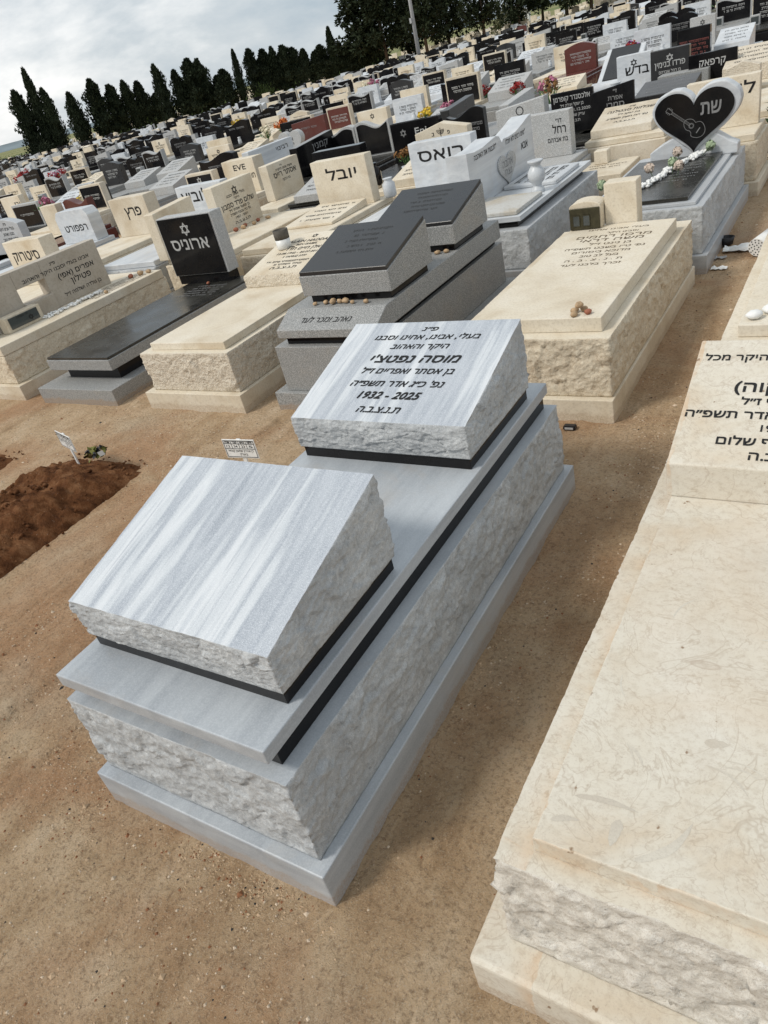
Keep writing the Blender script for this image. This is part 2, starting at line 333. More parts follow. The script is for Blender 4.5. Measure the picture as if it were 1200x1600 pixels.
def rough_block(name, mats, x0, x1, y0, y1, z0, z1, parent, amp=0.014, res=0.009, seed=1, zb=None, topamp=0.3, bulge=0.5, margin=0.0, batter=0.0):
    """quarried block: polished top (material 1) and split-face sides (material 0); zb gives a sloping top"""
    if zb is None: zb = z1
    ring = []
    def seg_(ax, ay, bx, by, nx, ny):
        n = max(2, int(math.hypot(bx-ax, by-ay)/res))
        for i in range(n):
            t = i/n; k = min(i, n-i)*math.hypot(bx-ax, by-ay)/n
            ring.append((ax+(bx-ax)*t, ay+(by-ay)*t, nx, ny, min(1, k/0.03)))
    seg_(x0, y0, x1, y0, 0, -1); seg_(x1, y0, x1, y1, 1, 0); seg_(x1, y1, x0, y1, 0, 1); seg_(x0, y1, x0, y0, -1, 0)
    hmax = max(z1, zb)-z0; nz = max(5, int(hmax/res))
    bm = bmesh.new(); rows = []
    n = len(ring)
    for j in range(nz+1):
        v = j/nz; row = []
        for i, (x, y, nx, ny, kk) in enumerate(ring):
            zt = z1+(zb-z1)*(y-y0)/(y1-y0); z = z0+(zt-z0)*v
            if kk < 0.01:   # corner: diagonal normal
                px = ring[i-1]; nx = nx+px[2]; ny = ny+px[3]; nx, ny = nx/1.4, ny/1.4
            d = rdisp((x, y, z), amp, seed)
            e_ = 4*v*(1-v)
            edge = min(1.0, (1-v)*hmax/0.03)
            low = min(1.0, .15+v*hmax/0.05)
            dd = d*(topamp+(1-topamp)*edge)*low + amp*bulge*(e_*0.8) * edge - batter*(1-v)
            if v > 0.999: dd = min(0.0, d*topamp) 
            row.append(bm.verts.new((x+nx*dd, y+ny*dd, z)))
        rows.append(row)
    for j in range(nz):
        for i in range(n):
            f = bm.faces.new((rows[j][i], rows[j][(i+1) % n], rows[j+1][(i+1) % n], rows[j+1][i])); f.smooth = True
    f = bm.faces.new(rows[-1]); f.material_index = 1
    f = bm.faces.new(list(reversed(rows[0])))
    o = obj(name, bm, mats, parent); return o
def extrude_outline(bm, pts, y0, y1, axis='x', bev=0.0, mi=0):
    """pts = (u, z) counter-clockwise seen from the face; the face lies at y0 and the back at y1 (or along x when axis='y')"""
    b = bmesh.new()
    def P(u, z, d): return (u, d, z) if axis == 'x' else (d, u, z)
    A = [b.verts.new(P(u, z, y0)) for u, z in pts]; B = [b.verts.new(P(u, z, y1)) for u, z in pts]
    n = len(pts)
    b.faces.new(A); b.faces.new(list(reversed(B)))
    for i in range(n): b.faces.new((A[i], B[i], B[(i+1) % n], A[(i+1) % n]))
    bmesh.ops.recalc_face_normals(b, faces=b.faces)
    if bev > 0: bmesh.ops.bevel(b, geom=[e for e in b.edges if e.calc_face_angle(0) > 0.6], offset=bev, segments=2, affect='EDGES', profile=0.5)
    merge(bm, b, mi)
def topfun(kind, u):
    if kind == 'flat': return 1.0
    if kind == 'slope': return 0.86+0.14*u
    if kind == 'slopel': return 1.0-0.14*u
    if kind == 'arch': return 0.84+0.16*math.sin(math.pi*u)
    if kind == 'wave': return 0.90+0.10*math.sin(2*math.pi*(u*1.0+0.08))
    if kind == 'wave2': return 0.90-0.10*math.sin(2*math.pi*(u*0.9+0.05))
    if kind == 'double': return 0.86+0.14*abs(math.sin(2*math.pi*u))**0.8
    if kind == 'peak': return 0.82+0.18*(1-abs(2*u-1))
    if kind == 'corner': return min(1.0, 0.80+2.2*u, 0.80+2.2*(1-u))
    return 1.0
def outline(kind, x0, x1, z0, z1, n=24):
    pts = [(x0, z0), (x1, z0)]
    if kind == 'flat': return pts+[(x1, z1), (x0, z1)]
    for i in range(n+1):
        u = 1-i/n; pts.append((x0+(x1-x0)*u, z0+(z1-z0)*topfun(kind, u)))
    return pts
def heart_outline(cx, z0, w, h, n=72):
    raw = []
    for i in range(n):
        t = math.pi+2*math.pi*i/n
        raw.append((16*math.sin(t)**3, 13*math.cos(t)-5*math.cos(2*t)-2*math.cos(3*t)-math.cos(4*t)))
    lo = min(p[1] for p in raw); hi = max(p[1] for p in raw)
    pts = [(cx+p[0]/32*w, z0+(p[1]-lo)/(hi-lo)*h) for p in raw]
    ar = sum(pts[i][0]*pts[(i+1) % n][1]-pts[(i+1) % n][0]*pts[i][1] for i in range(n))
    return pts if ar > 0 else pts[::-1]
def stone(name, mat, kind, x0, x1, yf, yb, z0, z1, parent, bev=0.006):
    bm = bmesh.new(); extrude_outline(bm, outline(kind, x0, x1, z0, z1), yf, yb, 'x', bev); return obj(name, bm, mat, parent)

# ------------------------------------------------------------ lettering
_tc = {}
def raw_text(s, fill):
    c = bpy.data.curves.new('t', 'FONT'); c.body = s; c.size = 1; c.resolution_u = 3; c.fill_mode = fill
    o = bpy.data.objects.new('t', c); COL.objects.link(o)
    dg = bpy.context.evaluated_depsgraph_get(); dg.update(); ev = o.evaluated_get(dg); me = ev.to_mesh()
    vs = [(v.co.x, v.co.y) for v in me.vertices]; fs = [tuple(p.vertices) for p in me.polygons]; es = [tuple(e.vertices) for e in me.edges]
    ev.to_mesh_clear(); bpy.data.objects.remove(o); bpy.data.curves.remove(c)
    return vs, fs, es
_gc, _adv = {}, {}
def one_glyph(ch):
    if ch in _gc: return _gc[ch]
    if ch in 'דתףאעצץ':      # drawn from overlapping strokes: fill each stroke on its own
        vs, _, es = raw_text(ch, 'NONE'); nb = {}
        for a, b in es: nb.setdefault(a, []).append(b); nb.setdefault(b, []).append(a)
        seen, fs = set(), []
        for v0 in range(len(vs)):
            if v0 in seen or v0 not in nb: continue
            loop = [v0]; seen.add(v0); cur = v0
            while True:
                nx = [q for q in nb[cur] if q not in seen]
                if not nx: break
                cur = nx[0]; seen.add(cur); loop.append(cur)
            if len(loop) > 2:
                for t in tessellate_polygon([[Vector((vs[i][0], vs[i][1], 0)) for i in loop]]): fs.append(tuple(loop[i] for i in t))
        _gc[ch] = (vs, fs)
    else:
        vs, fs, _ = raw_text(ch, 'FRONT'); _gc[ch] = (vs, fs)
    return _gc[ch]
def advance(ch):
    if ch not in _adv:
        m = lambda t: max(x for x, y in raw_text(t, 'FRONT')[0])
        _adv[ch] = m('ה'+ch+'ה')-m('הה')
    return _adv[ch]
def glyphs(s, bold=0.012):
    if s in _tc: return _tc[s]
    if not has_heb(s): vs, fs, _ = raw_text(s, 'FRONT')
    else:
        vs, fs, x = [], [], 0
        for ch in s:
            if ch != ' ':
                v, f = one_glyph(ch); b = len(vs); vs += [(x+p, q) for p, q in v]; fs += [tuple(b+i for i in t) for t in f]
            x += advance(ch)
    _tc[s] = (vs, fs); return _tc[s]
_hh = [None]
def rtl(s):
    """put a logical Hebrew line in visual order, keeping digit and Latin runs as they read"""
    out_, run = [], ''
    for ch in s:
        if ch.isascii() and (ch.isalnum()): run += ch
        elif ch in '.-' and run and run[-1].isdigit(): run += ch
        else:
            if run: out_.append(run); run = ''
            out_.append({'(': ')', ')': '('}.get(ch, ch))
    if run: out_.append(run)
    return ''.join(reversed(out_))
def has_heb(s): return any('\u0590' <= c <= '\u05ff' for c in s)
class Text:
    def __init__(s, O, U, V, off=0.0015):
        s.O = Vector(O); s.U = Vector(U).normalized(); s.V = Vector(V).normalized(); s.N = s.U.cross(s.V).normalized(); s.off = off
        s.bm = bmesh.new(); s.k = 0
    def pt(s, u, v, d=0): return s.O+s.U*u+s.V*v+s.N*(s.off+d)
    def line(s, txt, u, v, h, width=None, align='C', shear=0.0, bold=0.014, hx=1.12):
        """h = letter height; width fits the line to that many metres"""
        t = rtl(txt) if has_heb(txt) else txt
        vs, fs = glyphs(t, 0.0)
        if not vs: return
        if _hh[0] is None:
            q, _ = glyphs('ה', 0.0); _hh[0] = max(y for x, y in q)-min(y for x, y in q)
        ref = _hh[0] if has_heb(txt) else 0.70
        sy = h/ref; x0 = min(x for x, y in vs); x1 = max(x for x, y in vs)
        sx = sy*hx if width is None else width/(x1-x0)
        W = (x1-x0)*sx; base = {'C': u-W/2, 'L': u, 'R': u-W}[align]
        bx, by = bold*sy*1.1, bold*sy*2.1
        for q, (ox, oy) in enumerate(((-.5, -.5), (.5, -.5), (-.5, .5), (.5, .5), (0, 0)) if bold > 0 else ((0, 0),)):
            nv = [s.bm.verts.new(s.pt(base+(x-x0)*sx+shear*y*sy+ox*bx, v+y*sy+oy*by, 0.00004*q)) for x, y in vs]
            for f in fs:
                try: s.bm.faces.new([nv[i] for i in f])
                except ValueError: pass
    def ribbon(s, pts, wd, closed=False):
        n = len(pts); rng = range(n if closed else n-1)
        for i in rng:
            a = Vector(pts[i]); b = Vector(pts[(i+1) % n]); d = (b-a)
            if d.length < 1e-6: continue
            d.normalize(); p = Vector((-d.y, d.x))*wd/2; a = a-d*wd*0.3; b = b+d*wd*0.3; s.k += 1; e_ = 0.00003*(s.k % 25)
            s.bm.faces.new([s.bm.verts.new(s.pt(q.x, q.y, e_)) for q in (a-p, b-p, b+p, a+p)])
    def star(s, u, v, r, wd):
        for k in (0, 1):
            s.ribbon([(u+r*math.sin(a+k*math.pi), v+r*math.cos(a+k*math.pi)) for a in (0, 2*math.pi/3, 4*math.pi/3)], wd, True)
    def dashes(s, u0, u1, v, h, rnd, dens=0.8):
        """a line of lettering too small to read in the photograph"""
        u = u0
        while u < u1:
            w_ = h*rnd.uniform(0.35, 0.7)
            if rnd.random() < dens:
                s.k += 1; e_ = 0.00003*(s.k % 25)
                s.ribbon([(u, v+h), (u+w_, v+h)], h*0.25)
                s.ribbon([(u+w_*0.95, v+h), (u+w_*0.95, v)], h*0.2)
                if rnd.random() < 0.4: s.ribbon([(u, v), (u+w_, v)], h*0.22)
            u += w_*1.5
    def done(s, mat, parent, name='inscription'):
        return obj(name, s.bm, mat, parent)

# ------------------------------------------------------------ small things
def lathe(bm, prof, cx=0, cy=0, z=0, n=24, mi=0):
    rings = []
    for r, h in prof: rings.append([bm.verts.new((cx+r*math.cos(2*math.pi*i/n), cy+r*math.sin(2*math.pi*i/n), z+h)) for i in range(n)])
    for a, b in zip(rings, rings[1:]):
        for i in range(n):
            f = bm.faces.new((a[i], a[(i+1) % n], b[(i+1) % n], b[i])); f.smooth = True; f.material_index = mi
    bm.faces.new(list(reversed(rings[0]))).material_index = mi; bm.faces.new(rings[-1]).material_index = mi
def a_stone(bm, c, r, seed, sub=2, flat=0.7, mi=0):
    b = bmesh.new(); bmesh.ops.create_icosphere(b, subdivisions=sub, radius=1)
    rn = random.Random(seed); sx, sy, sz = rn.uniform(.8, 1.25), rn.uniform(.7, 1.0), flat*rn.uniform(.8, 1.1); a = rn.uniform(0, 6.3)
    for v in b.verts:
        k = 1+0.22*noise.noise(v.co*1.7+Vector((seed*1.3, 0, 0)))+0.08*noise.noise(v.co*5+Vector((seed, 2, 0)))
        x, y, z = v.co.x*sx*k, v.co.y*sy*k, v.co.z*sz*k
        v.co = Vector((c[0]+r*(x*math.cos(a)-y*math.sin(a)), c[1]+r*(x*math.sin(a)+y*math.cos(a)), c[2]+r*z))
    for f in b.faces: f.smooth = True
    merge(bm, b, mi)
def pebble(x, y, z, r, label, mat, seed, group=None, name='pebble', flat=0.7):
    bm = bmesh.new(); a_stone(bm, (0, 0, 0), r, seed, 2, flat); mz = min(v.co.z for v in bm.verts)
    for v in bm.verts: v.co.z -= mz
    o = obj(name, bm, mat); o.location = (x, y, z-0.001); return tag(o, label, 'pebble', group)
def bloom(bm, c, r, mi=0, n=26, seed=0):
    rn = random.Random(seed)
    for i in range(n):
        d = Vector((rn.gauss(0, 1), rn.gauss(0, 1), rn.gauss(0, 1)+0.3)).normalized()
        p = Vector(c)+d*r*rn.uniform(.55, 1.0); s_ = r*rn.uniform(.3, .5)
        t1 = d.orthogonal().normalized(); t2 = d.cross(t1); an = rn.uniform(0, 6.3); t1, t2 = t1*math.cos(an)+t2*math.sin(an), t2*math.cos(an)-t1*math.sin(an)
        dd = d*s_*0.5
        q = [p-t1*s_, p-t2*s_*0.7+dd*0.3, p+t1*s_+dd, p+t2*s_*0.7+dd*0.3]
        f = bm.faces.new([bm.verts.new(v) for v in q]); f.material_index = mi
def tube(bm, a, b, r, mi=0, n=6, r2=None):
    a, b = Vector(a), Vector(b); d = (b-a).normalized(); t1 = d.orthogonal().normalized(); t2 = d.cross(t1); r2 = r if r2 is None else r2
    A = [bm.verts.new(a+(t1*math.cos(6.2832*i/n)+t2*math.sin(6.2832*i/n))*r) for i in range(n)]
    B = [bm.verts.new(b+(t1*math.cos(6.2832*i/n)+t2*math.sin(6.2832*i/n))*r2) for i in range(n)]
    for i in range(n):
        f = bm.faces.new((A[i], A[(i+1) % n], B[(i+1) % n], B[i])); f.material_index = mi; f.smooth = True
    bm.faces.new(B).material_index = mi; bm.faces.new(A[::-1]).material_index = mi
def bouquet(x, y, z, s, colours, label, seed, pot=None, cat='flowers'):
    rn = random.Random(seed)
    root = empty('flower_bouquet', (x, y, z), label, cat)
    if pot is not None:
        bm = bmesh.new(); lathe(bm, [(s*.28, 0), (s*.42, s*.1), (s*.5, s*.7), (s*.42, s*.7), (s*.35, s*.6)], n=14); obj('flower_pot', bm, pot, root)
    zb = s*0.6 if pot is not None else 0
    bm = bmesh.new()
    for i in range(14):
        a = rn.uniform(0, 6.3); rr = rn.uniform(.3, .95)*s
        tube(bm, (0, 0, zb*0.8), (rr*math.cos(a)*.8, rr*math.sin(a)*.8, zb+s*rn.uniform(.5, 1.1)), s*.025, 0, 4)
        p = Vector((rr*math.cos(a), rr*math.sin(a), zb+s*rn.uniform(.3, .8))); q = p+Vector((math.cos(a), math.sin(a), 0.6))*s*.35; sd_ = Vector((-math.sin(a), math.cos(a), 0))*s*.1
        bm.faces.new([bm.verts.new(k) for k in (p, (p+q)/2+sd_, q, (p+q)/2-sd_)])
    obj('leaves', bm, MLEAF, root)
    for c in colours:
        bm = bmesh.new()
        for i in range(max(3, 9//len(colours))):
            a = rn.uniform(0, 6.3); rr = rn.uniform(0, .8)*s
            bloom(bm, (rr*math.cos(a), rr*math.sin(a), zb+s*rn.uniform(.7, 1.25)), s*.33, 0, 22, rn.random())
        obj('blossoms', bm, PET[c], root)
    return root

WORLD_ROOTS = []
def wthing(name, x, y, label, cat, group=None):
    """a thing whose parts are written in world metres; settle() moves their meshes into the thing's own space"""
    r = empty(name, (x, y, 0), label, cat, group); WORLD_ROOTS.append(r); return r
def settle():
    for r in WORLD_ROOTS:
        T = Matrix.Translation(-r.location)
        st = list(r.children)
        while st:
            o = st.pop(); o.data.transform(T); st += list(o.children)
    WORLD_ROOTS.clear()

# ============================================================ THE SETTING
def hgt(x, y):
    q = Vector((x, y, 0))
    return 0.010*noise.noise(q*0.9)+0.006*noise.noise(q*3.3)+0.0035*noise.noise(q*11)+0.0030*noise.noise(q*31)-0.004
def axis_pts(lo, hi, st, far, g=1.16):
    a = []; x = lo
    while x <= hi: a.append(x); x += st
    s_ = st; x = a[-1]
    while x < far: s_ *= g; x += s_; a.append(x)
    s_ = st; x = a[0]; b = []
    while x > -far: s_ *= g; x -= s_; b.append(x)
    return b[::-1]+a
def build_ground():
    xs = axis_pts(-3.6, 1.0, 0.014, 1800); ys = axis_pts(-0.75, 2.5, 0.014, 1800)
    bm = bmesh.new(); G = []
    for y in ys:
        row = []
        for x in xs:
            near = max(0.0, 1-max(0, max(abs(x+1)-4, abs(y-1.5)-3))/6)
            z = hgt(x, y)*near
            for (a, b, c, d) in ((-.826, 0, 0, 1.85), (.378, 1.25, -.02, 1.9), (-.83, 0, 2.42, 4.27), (-2.0, -1.17, 2.4, 4.27), (-3.1, -2.235, 2.345, 4.2)):
                dx = max(a-x, 0, x-b); dy = max(c-y, 0, y-d); dd = math.hypot(dx, dy)
                if dd < .09: z += .016*math.exp(-dd/.022)*max(0, .25+noise.noise(Vector((x*9, y*9, 6))))+.004*noise.noise(Vector((x*40, y*40, 3)))*math.exp(-dd/.03)
            g = noise.noise(Vector((x*0.8+5, y*0.8, 3)))
            if -2.35 < x < -.86 and -1 < y < 2.3:        # old wheel and rake marks running along the plots
                wb = .05*noise.noise(Vector((0, y*1.1, 8)))
                for gx, gd, gw in ((-1.98, .012, .022), (-1.80, .006, .02), (-1.42, .020, .045), (-1.12, .012, .03)):
                    u = (x-gx-wb-.06*(y-1))/gw; z += (-gd*math.exp(-u*u)+gd*.5*math.exp(-(abs(u)-1.6)**2*3))*(.4+.9*max(0, noise.noise(Vector((gx*9, y*1.5, 2)))+.4))
            if near > .9: z += max(0, g+0.15)*0.020*abs(noise.noise(Vector((x*26, y*26, 1))))+max(0, g+.3)*.007*noise.noise(Vector((x*55, y*55, 4)))
            row.append(bm.verts.new((x, y, z)))
        G.append(row)
    for j in range(len(ys)-1):
        for i in range(len(xs)-1):
            f = bm.faces.new((G[j][i], G[j][i+1], G[j+1][i+1], G[j+1][i])); f.smooth = True
    tag(obj('ground', bm, MGD), kind='structure')
build_ground()
# distant hills on the left skyline
bm = bmesh.new(); prev = None
for i in range(81):
    az = R(-75+i*1.0); D = 1300
    h = 5+7*max(0, noise.noise(Vector((i*0.13, 0, 4)))+0.35)
    if i < 24: h += 5*math.sin(i/24*math.pi)
    x, y = D*math.sin(az), D*math.cos(az)
    cur = [bm.verts.new((x*k, y*k, z)) for k, z in ((0.94, -2), (1.0, h), (1.08, h*0.9), (1.2, -2))]
    if prev:
        for a in range(3): bm.faces.new((prev[a], prev[a+1], cur[a+1], cur[a]))
    prev = cur
tag(obj('hills', bm, m_plain('haze_tinted_hill', (0.20, 0.24, 0.26), 1.0, 0.0, 0.2, sc=0.02), None, True), kind='structure')  # the greyish blue of distance haze is painted into the hill colour

# ============================================================ NEAREST GRAVES
def insc(face, lines, mat, parent, off=0.0015, **kw):
    t = Text(*face, off)
    for ln in lines: t.line(**ln)
    return t.done(mat, parent)

# ---- the striped white marble grave in front
def main_grave():
    r = wthing('grave', -0.413, 0.0, 'pale striped marble grave, two sloping blocks, the upper one engraved 1932 - 2025', 'grave')
    box('base', MM, -.826, 0, 0, 1.85, -.04, .1208, r, .004)
    rough_block('body', [MRG, MM], -.80, -.030, .035, 1.815, .1215, .4057, r, .019, .007, 3, batter=0.0, bulge=0.1, topamp=.2)
    box('black_band', MBK, -.768, -.070, .078, 1.785, .4060, .4600, r, .001, 1)
    box('slab', MM, -.782, -.057, .038, 1.805, .4604, .5024, r, .0035)
    for y0, seed in ((.155, 5), (1.165, 11)):
        box('black_strip', MBK, -.748, -.084, y0+.012, y0+.510, .5028, .5450, r, .001, 1)
        p = rough_block('sloping_block', [MRG, MS], -.755, -.072, y0, y0+.515, .5454, .665, r, .016, .006, seed, zb=.802, bulge=.35, topamp=.2, batter=.004)
        if y0 > 1:
            s_ = (.802-.665)/.515; V = Vector((0, 1, s_)).normalized(); O = (0, y0, .665); k = V.y
            def vy(y): return (y-y0)/k
            T = Text(O, (1, 0, 0), V, 0.0014)
            for tx, xa, xb, yb, h in [('פ״נ', -.437, -.374, 1.627, .020), ('בעלי, אבינו, אחינו וסבנו', -.618, -.190, 1.580, .0235), ('היקר והאהוב', -.525, -.292, 1.529, .0235),
                                      ("מוסה נפטצ'י", -.581, -.223, 1.456, .035), ('בן אסתר ואפריים ז״ל', -.587, -.215, 1.398, .0255), ("נפ' כ״ג אדר תשפ״ה", -.594, -.229, 1.333, .0265),
                                      ('1932 - 2025', -.531, -.293, 1.273, .034), ('ת.נ.צ.ב.ה', -.501, -.336, 1.207, .027)]:
                if tx[0] == '1': tx2 = tx
                T.line(tx, (xa+xb)/2, vy(yb), h, xb-xa, 'C', 0.28, 0.022 if h < .03 else 0.034)
            T.done(MTX, p)
main_grave()

# ---- the fossil limestone grave at the right edge
def right_grave():
    r = wthing('grave', .80, -.02, 'large pale fossil limestone grave at the right edge, text slab sloping over its flat lid', 'grave')
    box('base', MLF, .378, 1.25, -.02, 1.90, -.04, .120, r, .012, 3)
    rough_block('body', [MRF, MLF], .447, 1.20, .052, 1.85, .1205, .410, r, .021, .0075, 21, bulge=.1, topamp=.42)
    bm = bmesh.new(); a_box(bm, .512, 1.14, .094, 1.80, .4105, .4500, .003, 0, 2)
    # shell sections showing in the stone: tapering crescents flush with the polished face
    FS = [((.556, .203), (.670, .209), .013, .006), ((.682, .117), (.758, .222), .016, -.016), ((.643, .184), (.641, .128), .020, .0), ((.753, .347), (.836, .300), .005, .014), ((.785, .353), (.848, .343), .004, .008), ((.785, .368), (.858, .348), .003, .010),
          ((.530, .140), (.579, .157), .013, .004), ((.621, .345), (.655, .303), .006, .004), ((.744, .397), (.787, .405), .020, .0), ((.612, .350), (.640, .300), .003, .003), ((.80, .70), (.90, .66), .007, .02), ((.58, .46), (.56, .52), .004, .006), ((.62, .72), (.66, .80), .004, .010)]
    for k, (a, b, w_, bend) in enumerate(FS):
        A = Vector(a); B = Vector(b); d = B-A; n_ = Vector((-d.y, d.x)).normalized(); up, dn = [], []
        for i in range(13):
            u = i/12; c = A+d*u+n_*bend*math.sin(math.pi*u); hw = w_*.5*math.sin(math.pi*u**.7)**.7*(1+.3*noise.noise(Vector((u*6, k, 0))))
            up.append(c+n_*hw); dn.append(c-n_*hw)
        vs = [bm.verts.new((q.x, q.y, .45035)) for q in dn+up[::-1][1:-1]]
        bm.faces.new(vs).material_index = 1
    obj('slab', bm, [MLF, MFS], r)
    p = wedge('sloping_block', MLF, .500, 1.15, 1.21, 1.715, .4505, .557, .700, r, .004)
    s_ = (.700-.557)/.505; V = Vector((0, 1, s_)).normalized(); T = Text((0, 1.21, .557), (1, 0, 0), V, .0014); k = V.y
    for tx, xl, yb, h in [('היקר מכל', .524, 1.623, .0235), ('(משה תקוה)', .625, 1.493, .036), ('בן יוסף ז״ל', .650, 1.442, .024), ('נפטר ה אדר תשפ״ה', .513, 1.389, .026),
                          ('1948 - 2025', .713, 1.343, .024), ('רודף שלום', .611, 1.291, .026), ('ת.נ.צ.ב.ה', .698, 1.241, .026)]:
        T.line(tx, xl, (yb-1.21)/k, h, None, 'L', 0, .026, 1.08)
    T.done(MTX, p)
right_grave()

# ---- row behind: limestone grave with candle box
def grave_a():
    r = wthing('grave', -.42, 2.42, 'cream limestone grave with flat engraved lid, rough sides, behind the striped marble grave', 'grave')
    box('base', MLC, -.83, 0, 2.42, 4.27, -.03, .115, r, .004)
    rough_block('body', [MRL, MLC], -.80, -.012, 2.455, 4.24, .1155, .402, r, .022, .010, 31, bulge=.1)
    bm = bmesh.new(); a_box(bm, -.68, -.062, 2.53, 4.06, .4024, .470, .004, 0, 2); p = obj('slab', bm, MLC, r)
    T = Text((0, 0, .470), (1, 0, 0), (0, 1, 0), .0012)
    for tx, xa, xb, yb, h in [('בעלי אבינו אחינו', -.545, -.191, 3.94, .030), ('וסבינו היקר', -.416, -.235, 3.862, .034), ('מרסו רחמים', -.574, -.144, 3.785, .055), ('משה דראי', -.534, -.17, 3.715, .055),
                              ('בן נינט ז״ל', -.459, -.218, 3.645, .040), ('נפ׳ ט״ו בשבט תשפ״ה', -.574, -.129, 3.57, .040), ('מדוכא ביסורים', -.512, -.189, 3.50, .040),
                              ('בעל לב טוב', -.447, -.233, 3.43, .040), ('ת . נ . צ . ב . ה', -.508, -.196, 3.36, .036), ('זכרך בלבנו לעד', -.509, -.183, 3.285, .036)]:
        T.line(tx, (xa+xb)/2, yb, h*.8, xb-xa, 'C', 0, .004)
    T.done(MTB, p)
    box('headstone', MLC, -.478, -.285, 4.065, 4.185, .4024, .705, r, .006)
    c = wthing('candle_box', -.57, 4.0, 'small aged bronze memorial candle box with arched stone hood beside the short cream block', 'candle box')
    bm = bmesh.new(); pts = [(-.675, .4706), (-.482, .4706), (-.482, .600)] + [(-.5785+.0965*math.cos(a), .600+.032*math.sin(a)) for a in [math.pi*i/12 for i in range(1, 12)]] + [(-.675, .600)]
    extrude_outline(bm, pts, 3.995, 4.13, 'x', .003); obj('hood', bm, MLC, c)
    bm = bmesh.new(); a_box(bm, -.670, -.487, 3.980, 3.994, .474, .598, .002)
    for u in (-.628, -.566):
        for a, b in ((u-.023, u-.019), (u+.019, u+.023)): a_box(bm, a, b, 3.976, 3.9795, .495, .56)
        for a, b in ((.493, .497), (.556, .560)): a_box(bm, u-.023, u+.023, 3.9755, 3.979, a, b)
    d = obj('door', bm, MBR, c)
    for u in (-.628, -.566): box('pane', MGS, u-.0185, u+.0185, 3.977, 3.9798, .4975, .5555, d, 0, 1)
    for i, (x, y, z) in enumerate([(-.205, 2.60, .47), (-.165, 2.615, .47), (-.19, 2.55, .47), (-.135, 2.575, .47), (-.178, 2.59, .496)]):
        lb = ['leftmost tan pebble of the heap', 'rearmost tan pebble of the heap', 'tan pebble nearest the edge in the heap', 'rightmost reddish pebble of the heap', 'tan pebble resting on top of the heap'][i]
        pebble(x, y, z, .021, lb+' on the cream limestone lid', MPB if i != 3 else MRP, 40+i, 'pebbles on the cream limestone lid')
grave_a()

# ---- grey granite grave with two dark-topped sloping blocks
def grave_b():
    r = wthing('grave', -1.59, 2.40, 'grey speckled granite grave with two dark-topped sloping blocks and black bands', 'grave')
    box('base', MGR, -2.0, -1.17, 2.40, 4.27, -.03, .118, r, .004)
    box('body', MGR, -1.915, -1.235, 2.43, 4.20, .1185, .392, r, .004)
    box('black_band', MBK, -1.845, -1.262, 2.475, 4.15, .3924, .440, r, .001, 1)
    bm = bmesh.new(); pts = [(2.435, .4404), (4.12, .4404), (4.12, .556), (2.585, .556), (2.435, .487)]
    extrude_outline(bm, pts, -1.87, -1.200, 'y', .004); s = obj('slab', bm, MGR, r)
    V = Vector((0, .15, .069)).normalized(); T = Text((0, 2.435, .487), (1, 0, 0), V, .001)
    T.line('נאהב ונזכר לעד', -1.56, .055, .034, .34, 'C', .25, .012); T.done(MTX, s)
    for y0 in (2.655, 3.455):
        box('black_strip', MBK, -1.755, -1.222, y0+.028, y0+.462, .5564, .600, r, .001, 1)
        b = wedge('sloping_block', MGR, -1.785, -1.195, y0, y0+.49, .6004, .712, .835, r, .004)
        s_ = .123/.49; bm = bmesh.new(); bb = bmesh.new(); bmesh.ops.create_cube(bb, size=1)
        for v in bb.verts:
            y = y0+.004 if v.co.y < 0 else y0+.484; zt = .7125+s_*(y-y0)
            v.co = Vector((-1.779 if v.co.x < 0 else -1.201, y, zt if v.co.z < 0 else zt+.022))
        bmesh.ops.bevel(bb, geom=list(bb.edges), offset=.002, segments=1, affect='EDGES'); merge(bm, bb, 0)
        q = obj('dark_plate', bm, MDK, b)
        rn = random.Random(int(y0*10)); T = Text((0, y0, .735), (1, 0, 0), Vector((0, 1, s_)).normalized(), .001)
        for k in range(5): T.dashes(-1.62+.03*(k % 2), -1.36-.02*(k % 3), .40-.055*k, .016, rn, .9)
        T.done(MTD, q)
    rn = random.Random(3)
    words = ['first', 'second', 'third', 'fourth', 'fifth', 'sixth', 'seventh']
    for i, x in enumerate([-1.70, -1.63, -1.575, -1.535, -1.495, -1.44, -1.35]):
        pebble(x, 2.642+rn.uniform(-.02, .008), .5565, [.016, .017, .021, .017, .023, .015, .019][i], words[i]+' small brown pebble from the left below the black strip of the grey granite grave', MPB, 60+i, 'pebbles on the grey granite ledge')
    pebble(-1.315, 3.43, .5565, .018, 'left tan pebble by the rear black strip of the grey granite grave', MPB, 70, 'pebbles on the grey granite ledge')
    pebble(-1.262, 3.445, .5565, .02, 'right tan pebble by the rear black strip of the grey granite grave', MPB, 71, 'pebbles on the grey granite ledge')
grave_b()

